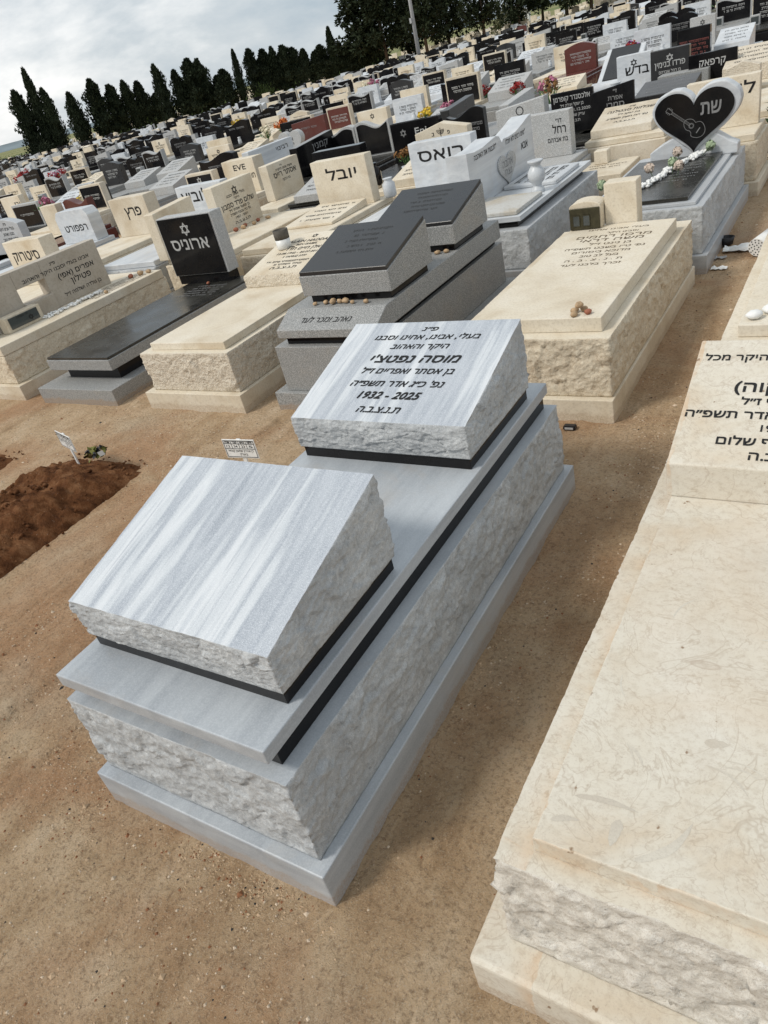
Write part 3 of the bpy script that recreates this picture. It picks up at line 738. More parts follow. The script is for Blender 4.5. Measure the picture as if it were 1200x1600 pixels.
# ---- limestone grave with the pot
def grave_c():
    r = wthing('grave', -2.68, 2.36, 'cream limestone grave with rough pitted sides and a sloping text block holding a clay pot', 'grave')
    box('base', MLC, -3.10, -2.235, 2.345, 4.20, -.03, .118, r, .004)
    rough_block('body', [MPT, MLC], -3.04, -2.262, 2.385, 4.17, .1185, .378, r, .019, .010, 41, bulge=.2, batter=.005)
    box('slab', MLC, -2.975, -2.315, 2.44, 4.10, .3784, .425, r, .004)
    p = rough_block('sloping_block', [MPT, MLC], -2.955, -2.36, 3.45, 4.06, .4254, .513, r, .009, .011, 43, zb=.625, bulge=.4)
    V = Vector((0, .61, .112)).normalized(); T = Text((0, 3.45, .513), (1, 0, 0), V, .0013)
    T.star(-2.64, .565, .026, .005)
    for tx, u, v, h, wd in [('ALAIN HADDAD', -2.64, .475, .036, .40), ('BEN ISABEL', -2.64, .425, .027, .20), ('אלן חיים חדד', -2.64, .355, .038, .33), ('12.08.1942 - 20.07.2017', -2.64, .295, .026, .40), ('5 TAMUZ 5777', -2.64, .24, .026, .22),
                            ('ת.נ.צ.ב.ה', -2.64, .075, .03, .24)]:
        T.line(tx, u, v, h, wd, 'C', .15, .012)
    rn = random.Random(5); T.dashes(-2.86, -2.42, .175, .018, rn, .9); T.dashes(-2.76, -2.50, .13, .018, rn, .9); T.done(MTX, p)
    o = wthing('candle_pot', -2.83, 3.86, 'round clay candle pot with white lower half on the engraved limestone block', 'pot')
    bm = bmesh.new(); lathe(bm, [(.050, 0), (.056, .004), (.056, .070)], -2.84, 3.86, .583, 24); obj('white_wrap', bm, MPL, o)
    bm = bmesh.new(); lathe(bm, [(.0565, 0), (.0575, .03), (.0585, .066), (.052, .068), (.050, .02), (.047, .015)], -2.84, 3.86, .6535, 24); obj('clay_rim', bm, MCL, o)
    bm = bmesh.new(); a_box(bm, -2.80, -2.735, 3.845, 3.853, .588, .592, .001); obj('string', bm, MTX, o)
grave_c()

# ---- black and grey granite grave with upright headstone
def grave_d():
    r = wthing('grave', -3.89, 2.35, 'low granite grave with glossy black lid and black headstone engraved ארוניס', 'grave')
    box('base', MGR, -4.33, -3.455, 2.35, 4.25, -.03, .120, r, .004)
    box('black_band', MBK, -4.17, -3.575, 2.555, 4.18, .1204, .212, r, .001, 1)
    box('slab', MGR, -4.255, -3.525, 2.475, 4.22, .2124, .290, r, .004)
    lid = box('lid', MBD, -4.245, -3.535, 2.485, 4.20, .2904, .309, r, .003)
    box('headstone_foot', MBK, -4.32, -3.71, 4.075, 4.20, .3094, .384, r, .001, 1)
    h = box('headstone', MGL, -4.345, -3.69, 4.07, 4.205, .3844, .880, r, .004)
    bm = bmesh.new(); a_box(bm, -4.325, -3.71, 4.056, 4.0695, .392, .872, .002, 0, 1); f = obj('black_face', bm, MBK, h)
    T = Text((0, 4.056, 0), (1, 0, 0), (0, 0, 1), .001); T.star(-4.02, .775, .050, .009); T.line('ארוניס', -4.02, .61, .082, .44, 'C', 0, .02); T.done(MTW, f)
    rn = random.Random(8); T = Text((0, 0, .309), (1, 0, 0), (0, 1, 0), .001)
    for k in range(5): T.dashes(-4.02-.01*k, -3.68+.01*k, 3.96-.06*k, .022, rn, .85)
    T.done(MTG, lid)
    pebble(-3.93, 4.02, .309, .02, 'single dark red pebble on the glossy black lid', MRP, 77)
grave_d()

# ---- limestone grave with side wall and window opening
def grave_e():
    r = wthing('grave', -5.08, 2.38, 'limestone grave with a long side wall pierced by a square opening, engraved אפרים (אפי) פטילון', 'grave')
    box('base', MLC, -5.55, -4.60, 2.37, 4.25, -.03, .118, r, .004)
    rough_block('body', [MRL, MLG], -5.50, -4.665, 2.41, 4.22, .1185, .355, r, .015, .013, 51, bulge=.2)
    box('slab', MLC, -5.47, -4.655, 2.405, 4.20, .3554, .428, r, .005)
    wl = -5.03; bm = bmesh.new()
    a_box(bm, wl-.12, wl, 3.27, 3.90, .4284, .832, .005, 0, 2)          # text plate
    a_box(bm, wl-.119, wl-.001, 2.985, 3.269, .690, .833, .004, 0, 2)    # beam
    a_box(bm, wl-.12, wl+.0, 2.45, 2.984, .4284, .834, .005, 0, 2)    # pillar
    a_box(bm, wl-.118, wl+.03, 2.985, 3.2695, .4284, .560, .004, 0, 2)
    wll = obj('headstone', bm, MLG, r)
    T = Text((wl, 0, 0), (0, 1, 0), (0, 0, 1), .001)
    for tx, y, z, h, wd in [('פ״נ', 3.40, .765, .022, .06), ('אבינו בעלי וסבנו היקר והאהוב', 3.42, .712, .026, .72), ('אפרים (אפי)', 3.60, .635, .038, .40), ('פטילון', 3.62, .565, .042, .22), ('בן גולדה ושלמה ז״ל', 3.60, .485, .026, .42)]:
        T.line(tx, y, z, h, wd, 'C', 0, .016)
    T.done(MTX, wll)
    rn = random.Random(18); T = Text((0, 0, .428), (1, 0, 0), (0, 1, 0), .001)
    T2 = Text((-4.7, 3.4, .428), (0, 1, 0), (-1, 0, 0), .001)
    for k in range(5): T2.dashes(.05, .68, .03+.05*k, .022, rn, .9)
    T2.done(MTB, [c for c in r.children if c.name.startswith('slab')][0])
    c = wthing('candle_box', -4.96, 2.86, 'low memorial candle box with dark glass bearing a star, against the limestone pillar', 'candle box')
    box('housing', MLC, -5.00, -4.90, 2.68, 3.03, .4286, .555, c, .006)
    g = box('glass_front', MGS, -4.8985, -4.890, 2.71, 2.99, .452, .540, c, .001, 1)
    T = Text((-4.89, 0, 0), (0, 1, 0), (0, 0, 1), .001); T.star(2.91, .487, .022, .005); T.line('נר נשמה', 2.84, .518, .014, .11); T.done(MTX, g)
    bm = bmesh.new(); rn = random.Random(2)
    for i in range(150):
        t = rn.random(); y = 3.02+t*.62+rn.gauss(0, .01); x = -4.86+rn.uniform(-.045, .045)*(1.2-t)
        a_stone(bm, (x, y, .432+rn.uniform(0, .018)), rn.uniform(.010, .017), i, 1, .7)
    o = obj('white_pebbles', bm, MWH); tag(o, 'long scatter of bright white pebbles along the side-wall limestone grave', 'pebbles', kind='stuff')
    for i, (x, y, s_, nm) in enumerate([(-4.73, 3.58, .022, 'tan pebble at the end of the white pebble scatter'), (-4.86, 4.0, .03, 'large reddish stone at the head end of the side-wall grave'), (-4.80, 4.07, .034, 'rearmost brown stone at the head end of the side-wall grave'), (-4.74, 4.12, .028, 'rightmost brown stone at the head end of the side-wall grave')]):
        pebble(x, y, .428, s_, nm, MRP if i == 1 else MPB, 80+i, 'stones on the side-wall grave')
grave_e()

# ---- right column behind the fossil grave
def grave_g():
    r = wthing('grave', .75, 2.40, 'limestone grave with wavy rough left edge holding white oval stones, cut by right edge', 'grave')
    box('base', MLC, .44, 1.30, 2.33, 4.20, -.03, .115, r, .004)
    rough_block('body', [MRL, MLC], .45, 1.27, 2.345, 4.18, .1155, .42, r, .016, .012, 61, bulge=0, topamp=.5)
    box('slab', MLC, .508, 1.2, 2.40, 4.1, .4204, .470, r, .004)
    for i, (x, y, s_) in enumerate([(.556, 2.46, .036), (.605, 2.52, .038)]):
        pebble(x, y, .4715, s_, ['white oval stone nearest the corner of the rough-edged right grave', 'white oval stone cut by the right photo edge'][i], MWH, 90+i, 'white oval stones', name='white_stone', flat=.45)
grave_g()

# ---- heart-shaped headstone grave
def grave_h():
    r = wthing('grave', -.38, 4.45, 'grey marble grave with a black heart headstone engraved with a guitar and שת', 'grave')
    box('base', MM2, -.82, .038, 4.45, 6.22, -.03, .118, r, .004)
    rough_block('body', [MRG, MM2], -.79, .005, 4.485, 6.19, .1185, .415, r, .016, .012, 71, bulge=.2)
    box('border', MM2, -.75, -.045, 4.53, 6.10, .4154, .436, r, .003)
    lid = box('lid', MBD, -.71, -.10, 4.57, 5.83, .4364, .462, r, .003)
    rn = random.Random(28); T = Text((0, 0, .462), (1, 0, 0), (0, 1, 0), .001)
    for k in range(9): T.dashes(-.40, -.16-.02*(k % 3), 5.72-.085*k, .022, rn, .9)
    T.done(MTG, lid)
    bm = bmesh.new(); pts = [(-.63, .4364), (.0, .4364), (.0, .50), (-.06, .53), (-.16, .60), (-.45, .60), (-.56, .55), (-.63, .51)]
    extrude_outline(bm, pts, 5.85, 5.98, 'x', .006); obj('pedestal', bm, MMW, r)
    hs = heart_outline(-.305, .478, .555, .425); yf = 5.83
    bm = bmesh.new()
    big = []
    for i, (u, z) in enumerate(hs):
        c = Vector((-.308, .70)); d = Vector((u, z))-c; k = 1+(.022+max(0, d.x+d.y)*.06+.008*noise.noise(Vector((i*.5, 0, 0))))/d.length
        big.append((c.x+d.x*k, max(.4640, c.y+d.y*k)))
    extrude_outline(bm, big, yf+.006, yf+.13, 'x', .010); hh = obj('headstone', bm, MMW, r)
    bm = bmesh.new(); extrude_outline(bm, hs, yf-.006, yf+.0055, 'x', .002); f = obj('black_heart', bm, MBK, hh)
    T = Text((0, yf-.006, 0), (1, 0, 0), (0, 0, 1), .001)
    T.line('שת', -.185, .735, .078, .14, 'C', 0, .02)
    # engraved guitar: body outline, sound hole, neck and head
    cx, cz, an = -.300, .655, R(-38)
    def g(u, v): return (cx+u*math.cos(an)-v*math.sin(an), cz+u*math.sin(an)+v*math.cos(an))
    body = []
    for i in range(40):
        t = 2*math.pi*i/40; u = .085*math.cos(t); ww = (.060 if u > 0 else .047)*math.sin(t); ww *= 1-.28*math.exp(-((u+.012)/.02)**2); body.append(g(u, ww))
    T.ribbon(body, .003, True); T.ribbon([g(-.025+.014*math.cos(a), .014*math.sin(a)) for a in [i*.524 for i in range(12)]], .003, True)
    T.ribbon([g(-.025+.019*math.cos(a), .019*math.sin(a)) for a in [i*.524 for i in range(12)]], .0015, True)
    T.ribbon([g(-.035, .007), g(-.20, .007)], .0025); T.ribbon([g(-.035, -.007), g(-.20, -.007)], .0025); T.ribbon([g(-.04, 0), g(-.20, 0)], .0015)
    T.ribbon([g(-.20, .010), g(-.245, .014), g(-.245, -.014), g(-.20, -.010)], .0025, True); T.ribbon([g(.035, .020), g(.035, -.020)], .006)
    for k in (-.21, -.222, -.234):
        T.ribbon([g(k, .012), g(k, .022)], .003); T.ribbon([g(k, -.012), g(k, -.022)], .003)
    T.done(MTG, f)
    # chain of white pebbles and the pompom flowers
    bm = bmesh.new(); rn = random.Random(12); P = [(-.63, 4.66), (-.55, 4.83), (-.45, 4.98), (-.40, 5.15), (-.385, 5.35), (-.33, 5.52), (-.27, 5.72), (-.24, 5.80)]
    for i in range(300):
        t = rn.random()*(len(P)-1.001); k = int(t); q = t-k
        x = P[k][0]*(1-q)+P[k+1][0]*q+rn.gauss(0, .016); y = P[k][1]*(1-q)+P[k+1][1]*q+rn.gauss(0, .02)
        a_stone(bm, (x, y, .468+rn.uniform(0, .022)), rn.uniform(.012, .021), i, 1, .7)
    tag(obj('white_pebbles', bm, MWH), 'winding line of white pebbles across the lid of the heart grave', 'pebbles', kind='stuff')
    fl = [(-.60, 4.78, -.74, 4.92, 'sage', 'green pompom flower at the foot of the heart grave lid'), (-.43, 5.10, -.50, 5.28, 'blush', 'pale pompom flower on the left side of the white pebble line'),
          (-.33, 5.22, -.36, 5.38, 'sage', 'green pompom flower in the middle of the white pebble line'), (-.28, 5.15, -.29, 5.24, 'blush', 'blush pompom flower below the middle green one'),
          (-.34, 5.55, -.40, 5.72, 'blush', 'blush pompom flower under the tip of the black heart'), (-.22, 5.70, -.18, 5.80, 'sage', 'green pompom flower right of the heart tip')]
    for i, (xa, ya, xb, yb, c, lb) in enumerate(fl):
        t = wthing('pompom_flower', xa, ya, lb, 'flower', 'pompom flowers on the heart grave')
        bm = bmesh.new(); tube(bm, (xa, ya, .475), (xb, yb, .515), .003, 0, 6); obj('stem', bm, MSTEM, t)
        bm = bmesh.new(); bloom(bm, (xb, yb, .52), .034, 0, 160, i); obj('blossom', bm, PET[c], t)
grave_h()

# ---- open-book monument with the vase
def grave_i():
    r = wthing('grave', -1.75, 4.50, 'pale marble grave with an open-book side wall carrying a carved heart, double tablets', 'grave')
    box('base', MM2, -2.12, -1.13, 4.46, 6.24, -.03, .10, r, .004)
    rough_block('body', [MRG, MM2], -2.09, -1.155, 4.49, 6.19, .1005, .385, r, .014, .013, 81, bulge=.2)
    box('black_band', MBK, -2.03, -1.255, 4.57, 6.10, .3854, .430, r, .001, 1)
    box('slab', MMW, -2.06, -1.215, 4.53, 6.22, .4304, .468, r, .004)
    for y0, y1, lb in ((4.56, 5.10, 0), (5.42, 6.02, 1)):
        p = box('tablet', MMW if lb else MLG2, -1.70, -1.25, y0, y1, .4684, .500, r, .008)
        if lb:
            rn = random.Random(38); T = Text((-1.28, 5.45, .500), (0, 1, 0), (-1, 0, 0), .001)
            for k in range(4): T.dashes(.04, .50, .04+.09*k, .04, rn, .9)
            T.done(MTX, p)
    # book wall: faces +X, its top is two page curves
    y0, y1, zb, X = 4.86, 6.24, .4684, -1.72
    P_ = [(0, .875), (.10, .858), (.22, .858), (.34, .875), (.42, .886), (.465, .872), (.50, .818), (.525, .838), (.60, .832), (.72, .838), (.84, .868), (.94, .90), (1.0, .91)]
    pts = [(y0, zb), (y1, zb)] + [(y0+(y1-y0)*u, z) for u, z in P_[::-1]]
    bm = bmesh.new(); extrude_outline(bm, pts, X-.18, X, 'y', .003); b = obj('book_headstone', bm, MMW, r)
    bm = bmesh.new(); c_ = heart_outline(5.58, .475, .38, .25); extrude_outline(bm, [(a, z) for a, z in c_], X+.0003, X+.014, 'y', .003); hp = obj('heart_relief', bm, MGL, b)
    T = Text((X+.014, 0, 0), (0, 1, 0), (0, 0, 1), .001); T.line('אהבה', 5.58, .63, .05, .22, 'C', .1, .01); T.line('נצח', 5.58, .565, .045, .14, 'C', .1, .01); T.done(MTG, hp)
    T = Text((X, 0, 0), (0, 1, 0), (0, 0, 1), .0015); T.line('"לכבות את האהבה', 5.20, .80, .032, .44, 'C', .12, .012); T.line('"מים רבים לא יוכלו', 5.84, .785, .032, .44, 'C', .12, .012); T.line('אבא', 6.02, .68, .05, .15, 'C', 0, .014); T.done(MTX, b)
    v = wthing('stone_vase', -1.33, 5.22, 'white turned marble vase between the two tablets of the book grave', 'vase')
    bm = bmesh.new(); lathe(bm, [(.052, 0), (.055, .008), (.050, .03), (.034, .045), (.033, .06), (.058, .085), (.068, .12), (.066, .15), (.048, .178), (.038, .19), (.040, .205), (.060, .222), (.060, .232), (.045, .235), (.03, .22)], -1.33, 5.22, .4686, 32)
    obj('vase_body', bm, MMW, v)
grave_i()

# ============================================================ THE ROWS BEHIND
OCC = []      # footprints already taken: x0, x1, y0, y1
def occ(x0, x1, y0, y1): OCC.append((x0, x1, y0, y1))
for a in ((-2.4, .1, 4.4, 6.3),): occ(*a)
ORD = lambda n: f"{n}{'th' if 10 <= n % 100 <= 20 else {1: 'st', 2: 'nd', 3: 'rd'}.get(n % 10, 'th')}"

def grave_body(r, xc, w, y0, y1, kind, rough=False, z=.42, seed=1, hi=False):
    """base, body and lid under a headstone; kind picks the stone"""
    bs, bd, sl_ = {'lime': (MLC, MRL, MLC), 'limes': (MLC, MLS, MLC), 'grey': (MGR, MGR, MGR), 'pale': (MGL, MGL, MGL), 'marble': (MM2, MRG, MMW), 'black': (MGR, MBK, MBD), 'red': (MGR, MRD, MRD)}[kind]
    x0, x1 = xc-w/2, xc+w/2
    box('base', bs, x0, x1, y0, y1, -.03, .11, r, .006, 1)
    if rough and hi: rough_block('body', [bd, bs], x0+.03, x1-.03, y0+.04, y1-.03, .1105, z-.055, r, .013, .02, seed, bulge=.2)
    else: box('body', bd, x0+.03, x1-.03, y0+.04, y1-.03, .1105, z-.055, r, .008, 1)
    if kind == 'black': box('black_band', MBK, x0+.06, x1-.06, y0+.08, y1-.06, z-.0546, z-.035, r, .001, 1)
    return box('slab', sl_, x0+.05, x1-.05, y0+.07, y1-.07, z-.0345 if kind == 'black' else z-.0546, z, r, .006, 1)

def mid(label, x0, x1, yf, zt, kind, mat, top='flat', lines=None, panel=None, face='front', cat='grave', body=True, dash=0, star=False, z=.42, t=.13, x_body=None, yr=None, lmat=None, dmat=None, pillow=None, seed=1, hi=True, pw=None):
    xc = (x0+x1)/2 if x_body is None else (x_body[0]+x_body[1])/2; w = max(.84, x1-x0+.2) if x_body is None else x_body[1]-x_body[0]
    y0, y1 = yr if yr else (yf-1.40, yf+t+.12)
    r = wthing('grave', xc, y0, label, cat); occ(xc-w/2, xc+w/2, y0, y1)
    if body: grave_body(r, xc, w, y0, y1, kind, True, z, seed, hi)
    bm = bmesh.new()
    if face == 'front': extrude_outline(bm, outline(top, x0, x1, z+.0004, zt), yf, yf+t, 'x', .006)
    else: extrude_outline(bm, outline(top, x0, x1, z+.0004, zt), yf-t, yf, 'y', .006)       # x0,x1 are then the y extent, yf the x of the face
    h = obj('headstone', bm, mat, r); par = h
    fy = yf
    if panel:
        m = .035; bm = bmesh.new()
        if face == 'front': extrude_outline(bm, outline(top, x0+m, x1-m, z+.03, zt-m), yf-.010, yf-.0005, 'x', .002); fy = yf-.010
        par = obj('panel', bm, panel, h)
    if face == 'front': T = Text((0, fy, 0), (1, 0, 0), (0, 0, 1), .0015); cx = (x0+x1)/2
    else: T = Text((yf, 0, 0), (0, 1, 0), (0, 0, 1), .0015); cx = (x0+x1)/2
    n = 0
    for (tx, u, v, hh, wd) in (lines or []): T.line(tx, cx+u, v, hh, wd, 'C', 0, .016); n += 1
    if star: T.star(cx, zt-.095, .04, .008); n += 1
    rn = random.Random(seed)
    for k in range(dash): T.dashes(cx-.20+.02*(k % 3), cx+.20-.03*(k % 2), zt-.19-.055*k, .026, rn, .9); n += 1
    if n: T.done(lmat or (MTW if (panel or mat in (MBK, MDK, MRD)) else MTX), par)
    else: T.bm.free()
    if pillow:
        a, b, ya, yb, zf, zb_, pm = pillow
        p = wedge('sloping_block', pm, a, b, ya, yb, z+.0004, zf, zb_, r, .006)
        s_ = (zb_-zf)/(yb-ya); T = Text((0, ya, zf), (1, 0, 0), Vector((0, 1, s_)).normalized(), .0012)
        for k in range(4): T.dashes(a+.08+.02*(k % 2), b-.08, (yb-ya)*(.8-.2*k), .03, rn, .9)
        T.done(MTX if pm not in (MDK, MBK) else MTG, p)
    return r

# --- second row of headstones (their faces stand about 5.9 m behind the front grave's foot)
mid('cream limestone grave with plain headstone engraved יובל, behind the clay candle pot', -3.93, -3.27, 5.88, .876, 'lime', MLC, lines=[('יובל', .02, .69, .085, .36)], x_body=(-4.00, -3.15), yr=(4.5, 6.2), z=.43,
    pillow=(-3.88, -3.30, 5.15, 5.80, .455, .50, MLC), seed=2)
mid('white marble grave with upright headstone engraved רואס, half hidden by the book wall', -2.79, -2.15, 5.89, .885, 'marble', MMW, lines=[('רואס', 0, .72, .085, .46)], x_body=(-3.0, -2.17), yr=(4.5, 6.2), z=.44, seed=3)
r = mid('limestone grave whose side wall is engraved שלום פרד סמבון, stones at its foot', 5.36, 6.02, -4.84, .88, 'lime', MLC, face='side', x_body=(-5.0, -4.1), yr=(4.5, 6.2), star=True, seed=4, z=.42,
    lines=[('בעלי אבינו וסבנו', 0, .735, .022, .30), ('היקר', 0, .70, .02, .09), ('שלום פרד סמבון', 0, .635, .044, .54), ('בן מסעוד ואסתר ז״ל', 0, .595, .022, .34), ('נפ׳ ט״ו בטבת תשפ״ב', 0, .555, .022, .34), ('1957 - 2021', 0, .515, .022, .2), ('ת.נ.צ.ב.ה', 0, .465, .024, .25)])
bm = bmesh.new(); extrude_outline(bm, [(4.52, .4204), (5.08, .4204), (5.08, .885), (4.52, .855)], -5.0, -4.87, 'y', .006); o = obj('front_plate', bm, MLC, r)
for i, (x, y) in enumerate([(-4.74, 5.42), (-4.70, 5.50), (-4.76, 5.60), (-4.66, 5.64), (-4.72, 5.78), (-4.64, 5.86)]):
    pebble(x, y, .42, .028, f"{['nearest', 'second', 'third', 'fourth', 'fifth', 'farthest'][i]} brown stone in the line below the engraved side wall of שלום פרד", MPB if i % 2 else MRP, 110+i, 'stones below the engraved side wall')
mid('white marble grave with headstone showing the letters אי above the black headstone', -5.92, -5.20, 5.90, .87, 'marble', MMW, lines=[('אילוביץ', .02, .70, .10, .62)], seed=5)
mid('limestone grave with broad headstone engraved פרץ and dark plants on its lid', -7.0, -6.36, 5.80, .88, 'lime', MLS, lines=[('פרץ', .06, .67, .095, .28)], x_body=(-7.1, -6.2), seed=6, t=.2, z=.44)
mid('white marble grave with a rough broken right side, engraved רפפורט', -8.35, -7.67, 5.95, .83, 'marble', MMW, top='corner', lines=[('רפפורט', .02, .57, .075, .46)], seed=7, t=.2)
mid('cream limestone grave with headstone engraved סיטרוק at the left edge', -6.74, -6.10, 4.09, .875, 'lime', MLC, lines=[('סיטרוק', 0, .68, .085, .44)], x_body=(-6.8, -5.85), yr=(2.5, 4.3), seed=8, t=.18)
mid('grey marble grave with engraved headstone cut by the left edge', -9.85, -9.05, 5.85, .88, 'marble', MM2, top='arch', lines=[('פ״נ', .1, .80, .03, .07), ('בעלי אבינו היקר', .1, .735, .035, .36), ('סבנו האהוב', .1, .665, .035, .26), ('יוסף סימן טוב', .1, .59, .04, .36)], seed=9)
mid('dark red granite grave with wavy top and pink flowers beside it', -9.35, -8.80, 6.9, .86, 'red', MRD, top='wave', dash=4, seed=10, lmat=MTG)
# --- third row
mid('limestone grave with rough-topped headstone engraved with a seven-branched lamp', -3.62, -2.96, 7.55, .845, 'lime', MLC, top='peak', lines=[('פ', .10, .72, .035, .03), ('נ', -.10, .72, .035, .03), ('מרדכי כהן יצחק', 0, .63, .035, .45)], x_body=(-3.7, -2.85), yr=(6.4, 7.85), seed=11,
    pillow=(-3.42, -2.90, 6.50, 7.0, .50, .60, MLC))
# seven-branched lamp on that headstone
hs = [c for c in WORLD_ROOTS[-1].children if c.name.startswith('headstone')][0]
T = Text((0, 7.55, 0), (1, 0, 0), (0, 0, 1), .002)
for rad in (.045, .031, .017): T.ribbon([(-3.29+rad*math.cos(a), .775-rad*math.sin(a)) for a in [math.pi*i/10 for i in range(11)]], .006)
T.ribbon([(-3.29, .79), (-3.29, .70)], .008); T.ribbon([(-3.32, .695), (-3.26, .695)], .010); T.done(MTX, hs, 'lamp_emblem')
mid('grey granite grave with wide headstone bearing a small round wreath', -2.72, -2.16, 7.80, .88, 'pale', MGL, seed=12, top='slope', lines=[('חיים', -.12, .66, .03, .1)], t=.14)
hs = [c for c in WORLD_ROOTS[-1].children if c.name.startswith('headstone')][0]
T = Text((0, 7.80, 0), (1, 0, 0), (0, 0, 1), .002); T.ribbon([(-2.44+.04*math.cos(a), .78+.04*math.sin(a)) for a in [i*.5236 for i in range(12)]], .009, True)
T.done(MTX, hs, 'wreath_emblem')
mid('grey granite grave with headstone showing רחל right of the book wall', -2.20, -1.64, 7.02, .80, 'pale', MGL, lines=[('דר׳', .17, .70, .035, .06), ('רחל', .17, .61, .06, .13), ('בת אברהם', .15, .535, .035, .2)], seed=13, yr=(6.4, 7.3), z=.40)
mid('black granite grave engraved אלכסנדר קופרמן 21.12.2020', -2.25, -1.78, 8.25, .83, 'black', MBK, lines=[('אלכסנדר קופרמן', 0, .745, .042, .41), ('בן יעקל ויגילה ז״ל', 0, .685, .025, .26), ('8.9.1947-21.12.2020', 0, .63, .028, .40), ('עו״ק שבת חנוכה', 0, .58, .025, .27), ('ת.נ.צ.ב.ה', 0, .525, .025, .16)], yr=(7.5, 8.45), t=.05, lmat=MTW, seed=14)
mid('black curved granite headstone engraved סמרי, right of the taller black one', -1.74, -1.30, 8.05, .84, 'black', MBK, top='slope', lines=[('ז״', .03, .755, .03, .04), ('אפרת', .03, .69, .035, .15), ('סמרי', .03, .62, .045, .18), ('בן', .03, .56, .03, .06)], yr=(7.95, 8.3), t=.05, lmat=MTG, seed=15)
# pillow grave and the low child's grave in front of it
r = wthing('grave', -1.2, 7.22, 'limestone grave with thick sloping block engraved שבלזות סבטלנה, left of the heart', 'grave'); occ(-1.7, -.8, 6.4, 8.2)
grave_body(r, -1.22, .86, 7.22, 8.35, 'limes', False, .44)
p = wedge('sloping_block', MLS, -1.57, -.98, 7.40, 7.95, .4404, .52, .64, r, .008)
V = Vector((0, .55, .12)).normalized(); T = Text((0, 7.40, .52), (1, 0, 0), V, .0013)
for tx, v, h, wd in [('פ״נ', .47, .03, .06), ('שבלזות סבטלנה', .38, .05, .46), ('בת יעקב ז״ל', .30, .03, .22), ('נפ׳ י״ח חשון תשפ״ב', .21, .035, .40), ('ת.נ.צ.ב.ה', .12, .03, .2)]: T.line(tx, -1.27, v, h, wd, 'C', .1, .014)
T.done(MTX, p)
r = wthing('grave', -1.3, 6.43, 'small low limestone grave with a stubby block, between book grave and heart grave', 'grave')
box('base', MLC, -1.60, -.98, 6.43, 7.19, -.02, .20, r, .006, 1); s = box('slab', MLC, -1.55, -1.03, 6.47, 7.15, .2004, .28, r, .006, 1); box('headstone', MLC, -1.42, -1.29, 6.98, 7.10, .2804, .40, r, .006, 1)
rn = random.Random(4); T = Text((0, 0, .28), (1, 0, 0), (0, 1, 0), .001); T.dashes(-1.45, -1.12, 6.90, .03, rn, .9); T.dashes(-1.42, -1.15, 6.80, .03, rn, .9); T.done(MTB, s)
mid('wide limestone grave engraved לולו standing behind the black heart', -.54, .02, 6.78, .838, 'lime', MLC, top='flat', lines=[('לולו', .115, .70, .075, .26)], x_body=(-.70, .10), yr=(6.30, 7.05), z=.46, seed=16, t=.10)
mid('black framed granite grave engraved En with a star, behind the lamp-emblem stone', -4.22, -3.55, 8.05, .87, 'black', MBK, lines=[('Eni', .08, .72, .07, .16)], seed=17, t=.10, yr=(7.0, 8.3))
hs = [c for c in WORLD_ROOTS[-1].children if c.name.startswith('headstone')][0]
T = Text((0, 8.05, 0), (1, 0, 0), (0, 0, 1), .002); T.star(-4.05, .755, .04, .008); T.done(MTG, hs, 'star_emblem')
mid('black granite grave with one swept-up right corner, next to the En stone', -3.50, -3.02, 8.15, .88, 'black', MBK, top='wave2', seed=18, t=.10, dash=2, lmat=MTG)
mid('black column-like granite headstone with grey slanting lid, left of יובל', -4.78, -4.10, 7.1, .83, 'black', MBK, seed=19, t=.16, yr=(6.4, 7.35), pillow=(-4.7, -4.15, 6.45, 6.95, .5, .62, MGL))
r = mid('limestone grave whose side wall is engraved אסתר רייס, left of the black column', 6.82, 7.46, -5.27, .82, 'lime', MLC, face='side', x_body=(-5.4, -4.85), yr=(6.3, 7.9), seed=20,
    lines=[('פ״נ', -.05, .765, .018, .04), ('אשתי אמנו היקרה', 0, .725, .022, .34), ('אסתר רייס', .0, .655, .052, .46), ('בת רבקה', 0, .60, .022, .16)])
mid('limestone grave with two-tier headstone engraved EVE', -6.85, -6.27, 7.78, .85, 'lime', MLC, lines=[('EVE', .02, .72, .07, .22), ('חוה', .2, .60, .06, .12)], seed=21, t=.22)
mid('limestone framed grave with black star panel behind the white אי stone', -7.45, -6.92, 7.62, .80, 'lime', MLS, panel=MBK, star=True, seed=22)
mid('thick cream limestone pillow grave beside a black vase, behind יובל', -4.02, -3.74, 6.75, .56, 'lime', MLC, seed=23, z=.40, yr=(6.4, 7.2), x_body=(-4.08, -3.72), dash=0)
mid('grey granite grave with two dark flat-topped blocks behind the black heart', -1.42, -.86, 9.60, .66, 'grey', MGR, seed=24, z=.42, yr=(8.5, 9.95), x_body=(-1.55, -.78), pillow=(-1.45, -.85, 8.60, 9.15, .60, .68, MDK), t=.25)
mid('dark slate grave engraved פרדו בנימין with star, right of the white בדש', -1.66, -1.20, 10.3, .88, 'grey', MDK, star=True, lines=[('פרדו בנימין', 0, .69, .055, .36), ('בן רחל ואברהם', 0, .62, .03, .26), ('ת.נ.צ.ב.ה', 0, .56, .03, .18)], seed=25, lmat=MTW, t=.10)
mid('white marble grave with large star above the letters בדש', -2.16, -1.72, 10.6, .88, 'marble', MMW, star=True, lines=[('בדש', .04, .65, .09, .30)], seed=26)
mid('black granite grave engraved קרפאק behind green leaves', -1.10, -.58, 9.72, .80, 'black', MBK, lines=[('קרפאק', 0, .67, .06, .28), ('א', -.15, .55, .06, .05)], seed=27, lmat=MTW, t=.06)
mid('black granite grave with red lettering lines, in front of the BAUM stone', -1.92, -1.45, 13.1, .88, 'black', MBK, dash=5, seed=28, lmat=m_plain('faded_red_lettering', (.22, .06, .05), .7))
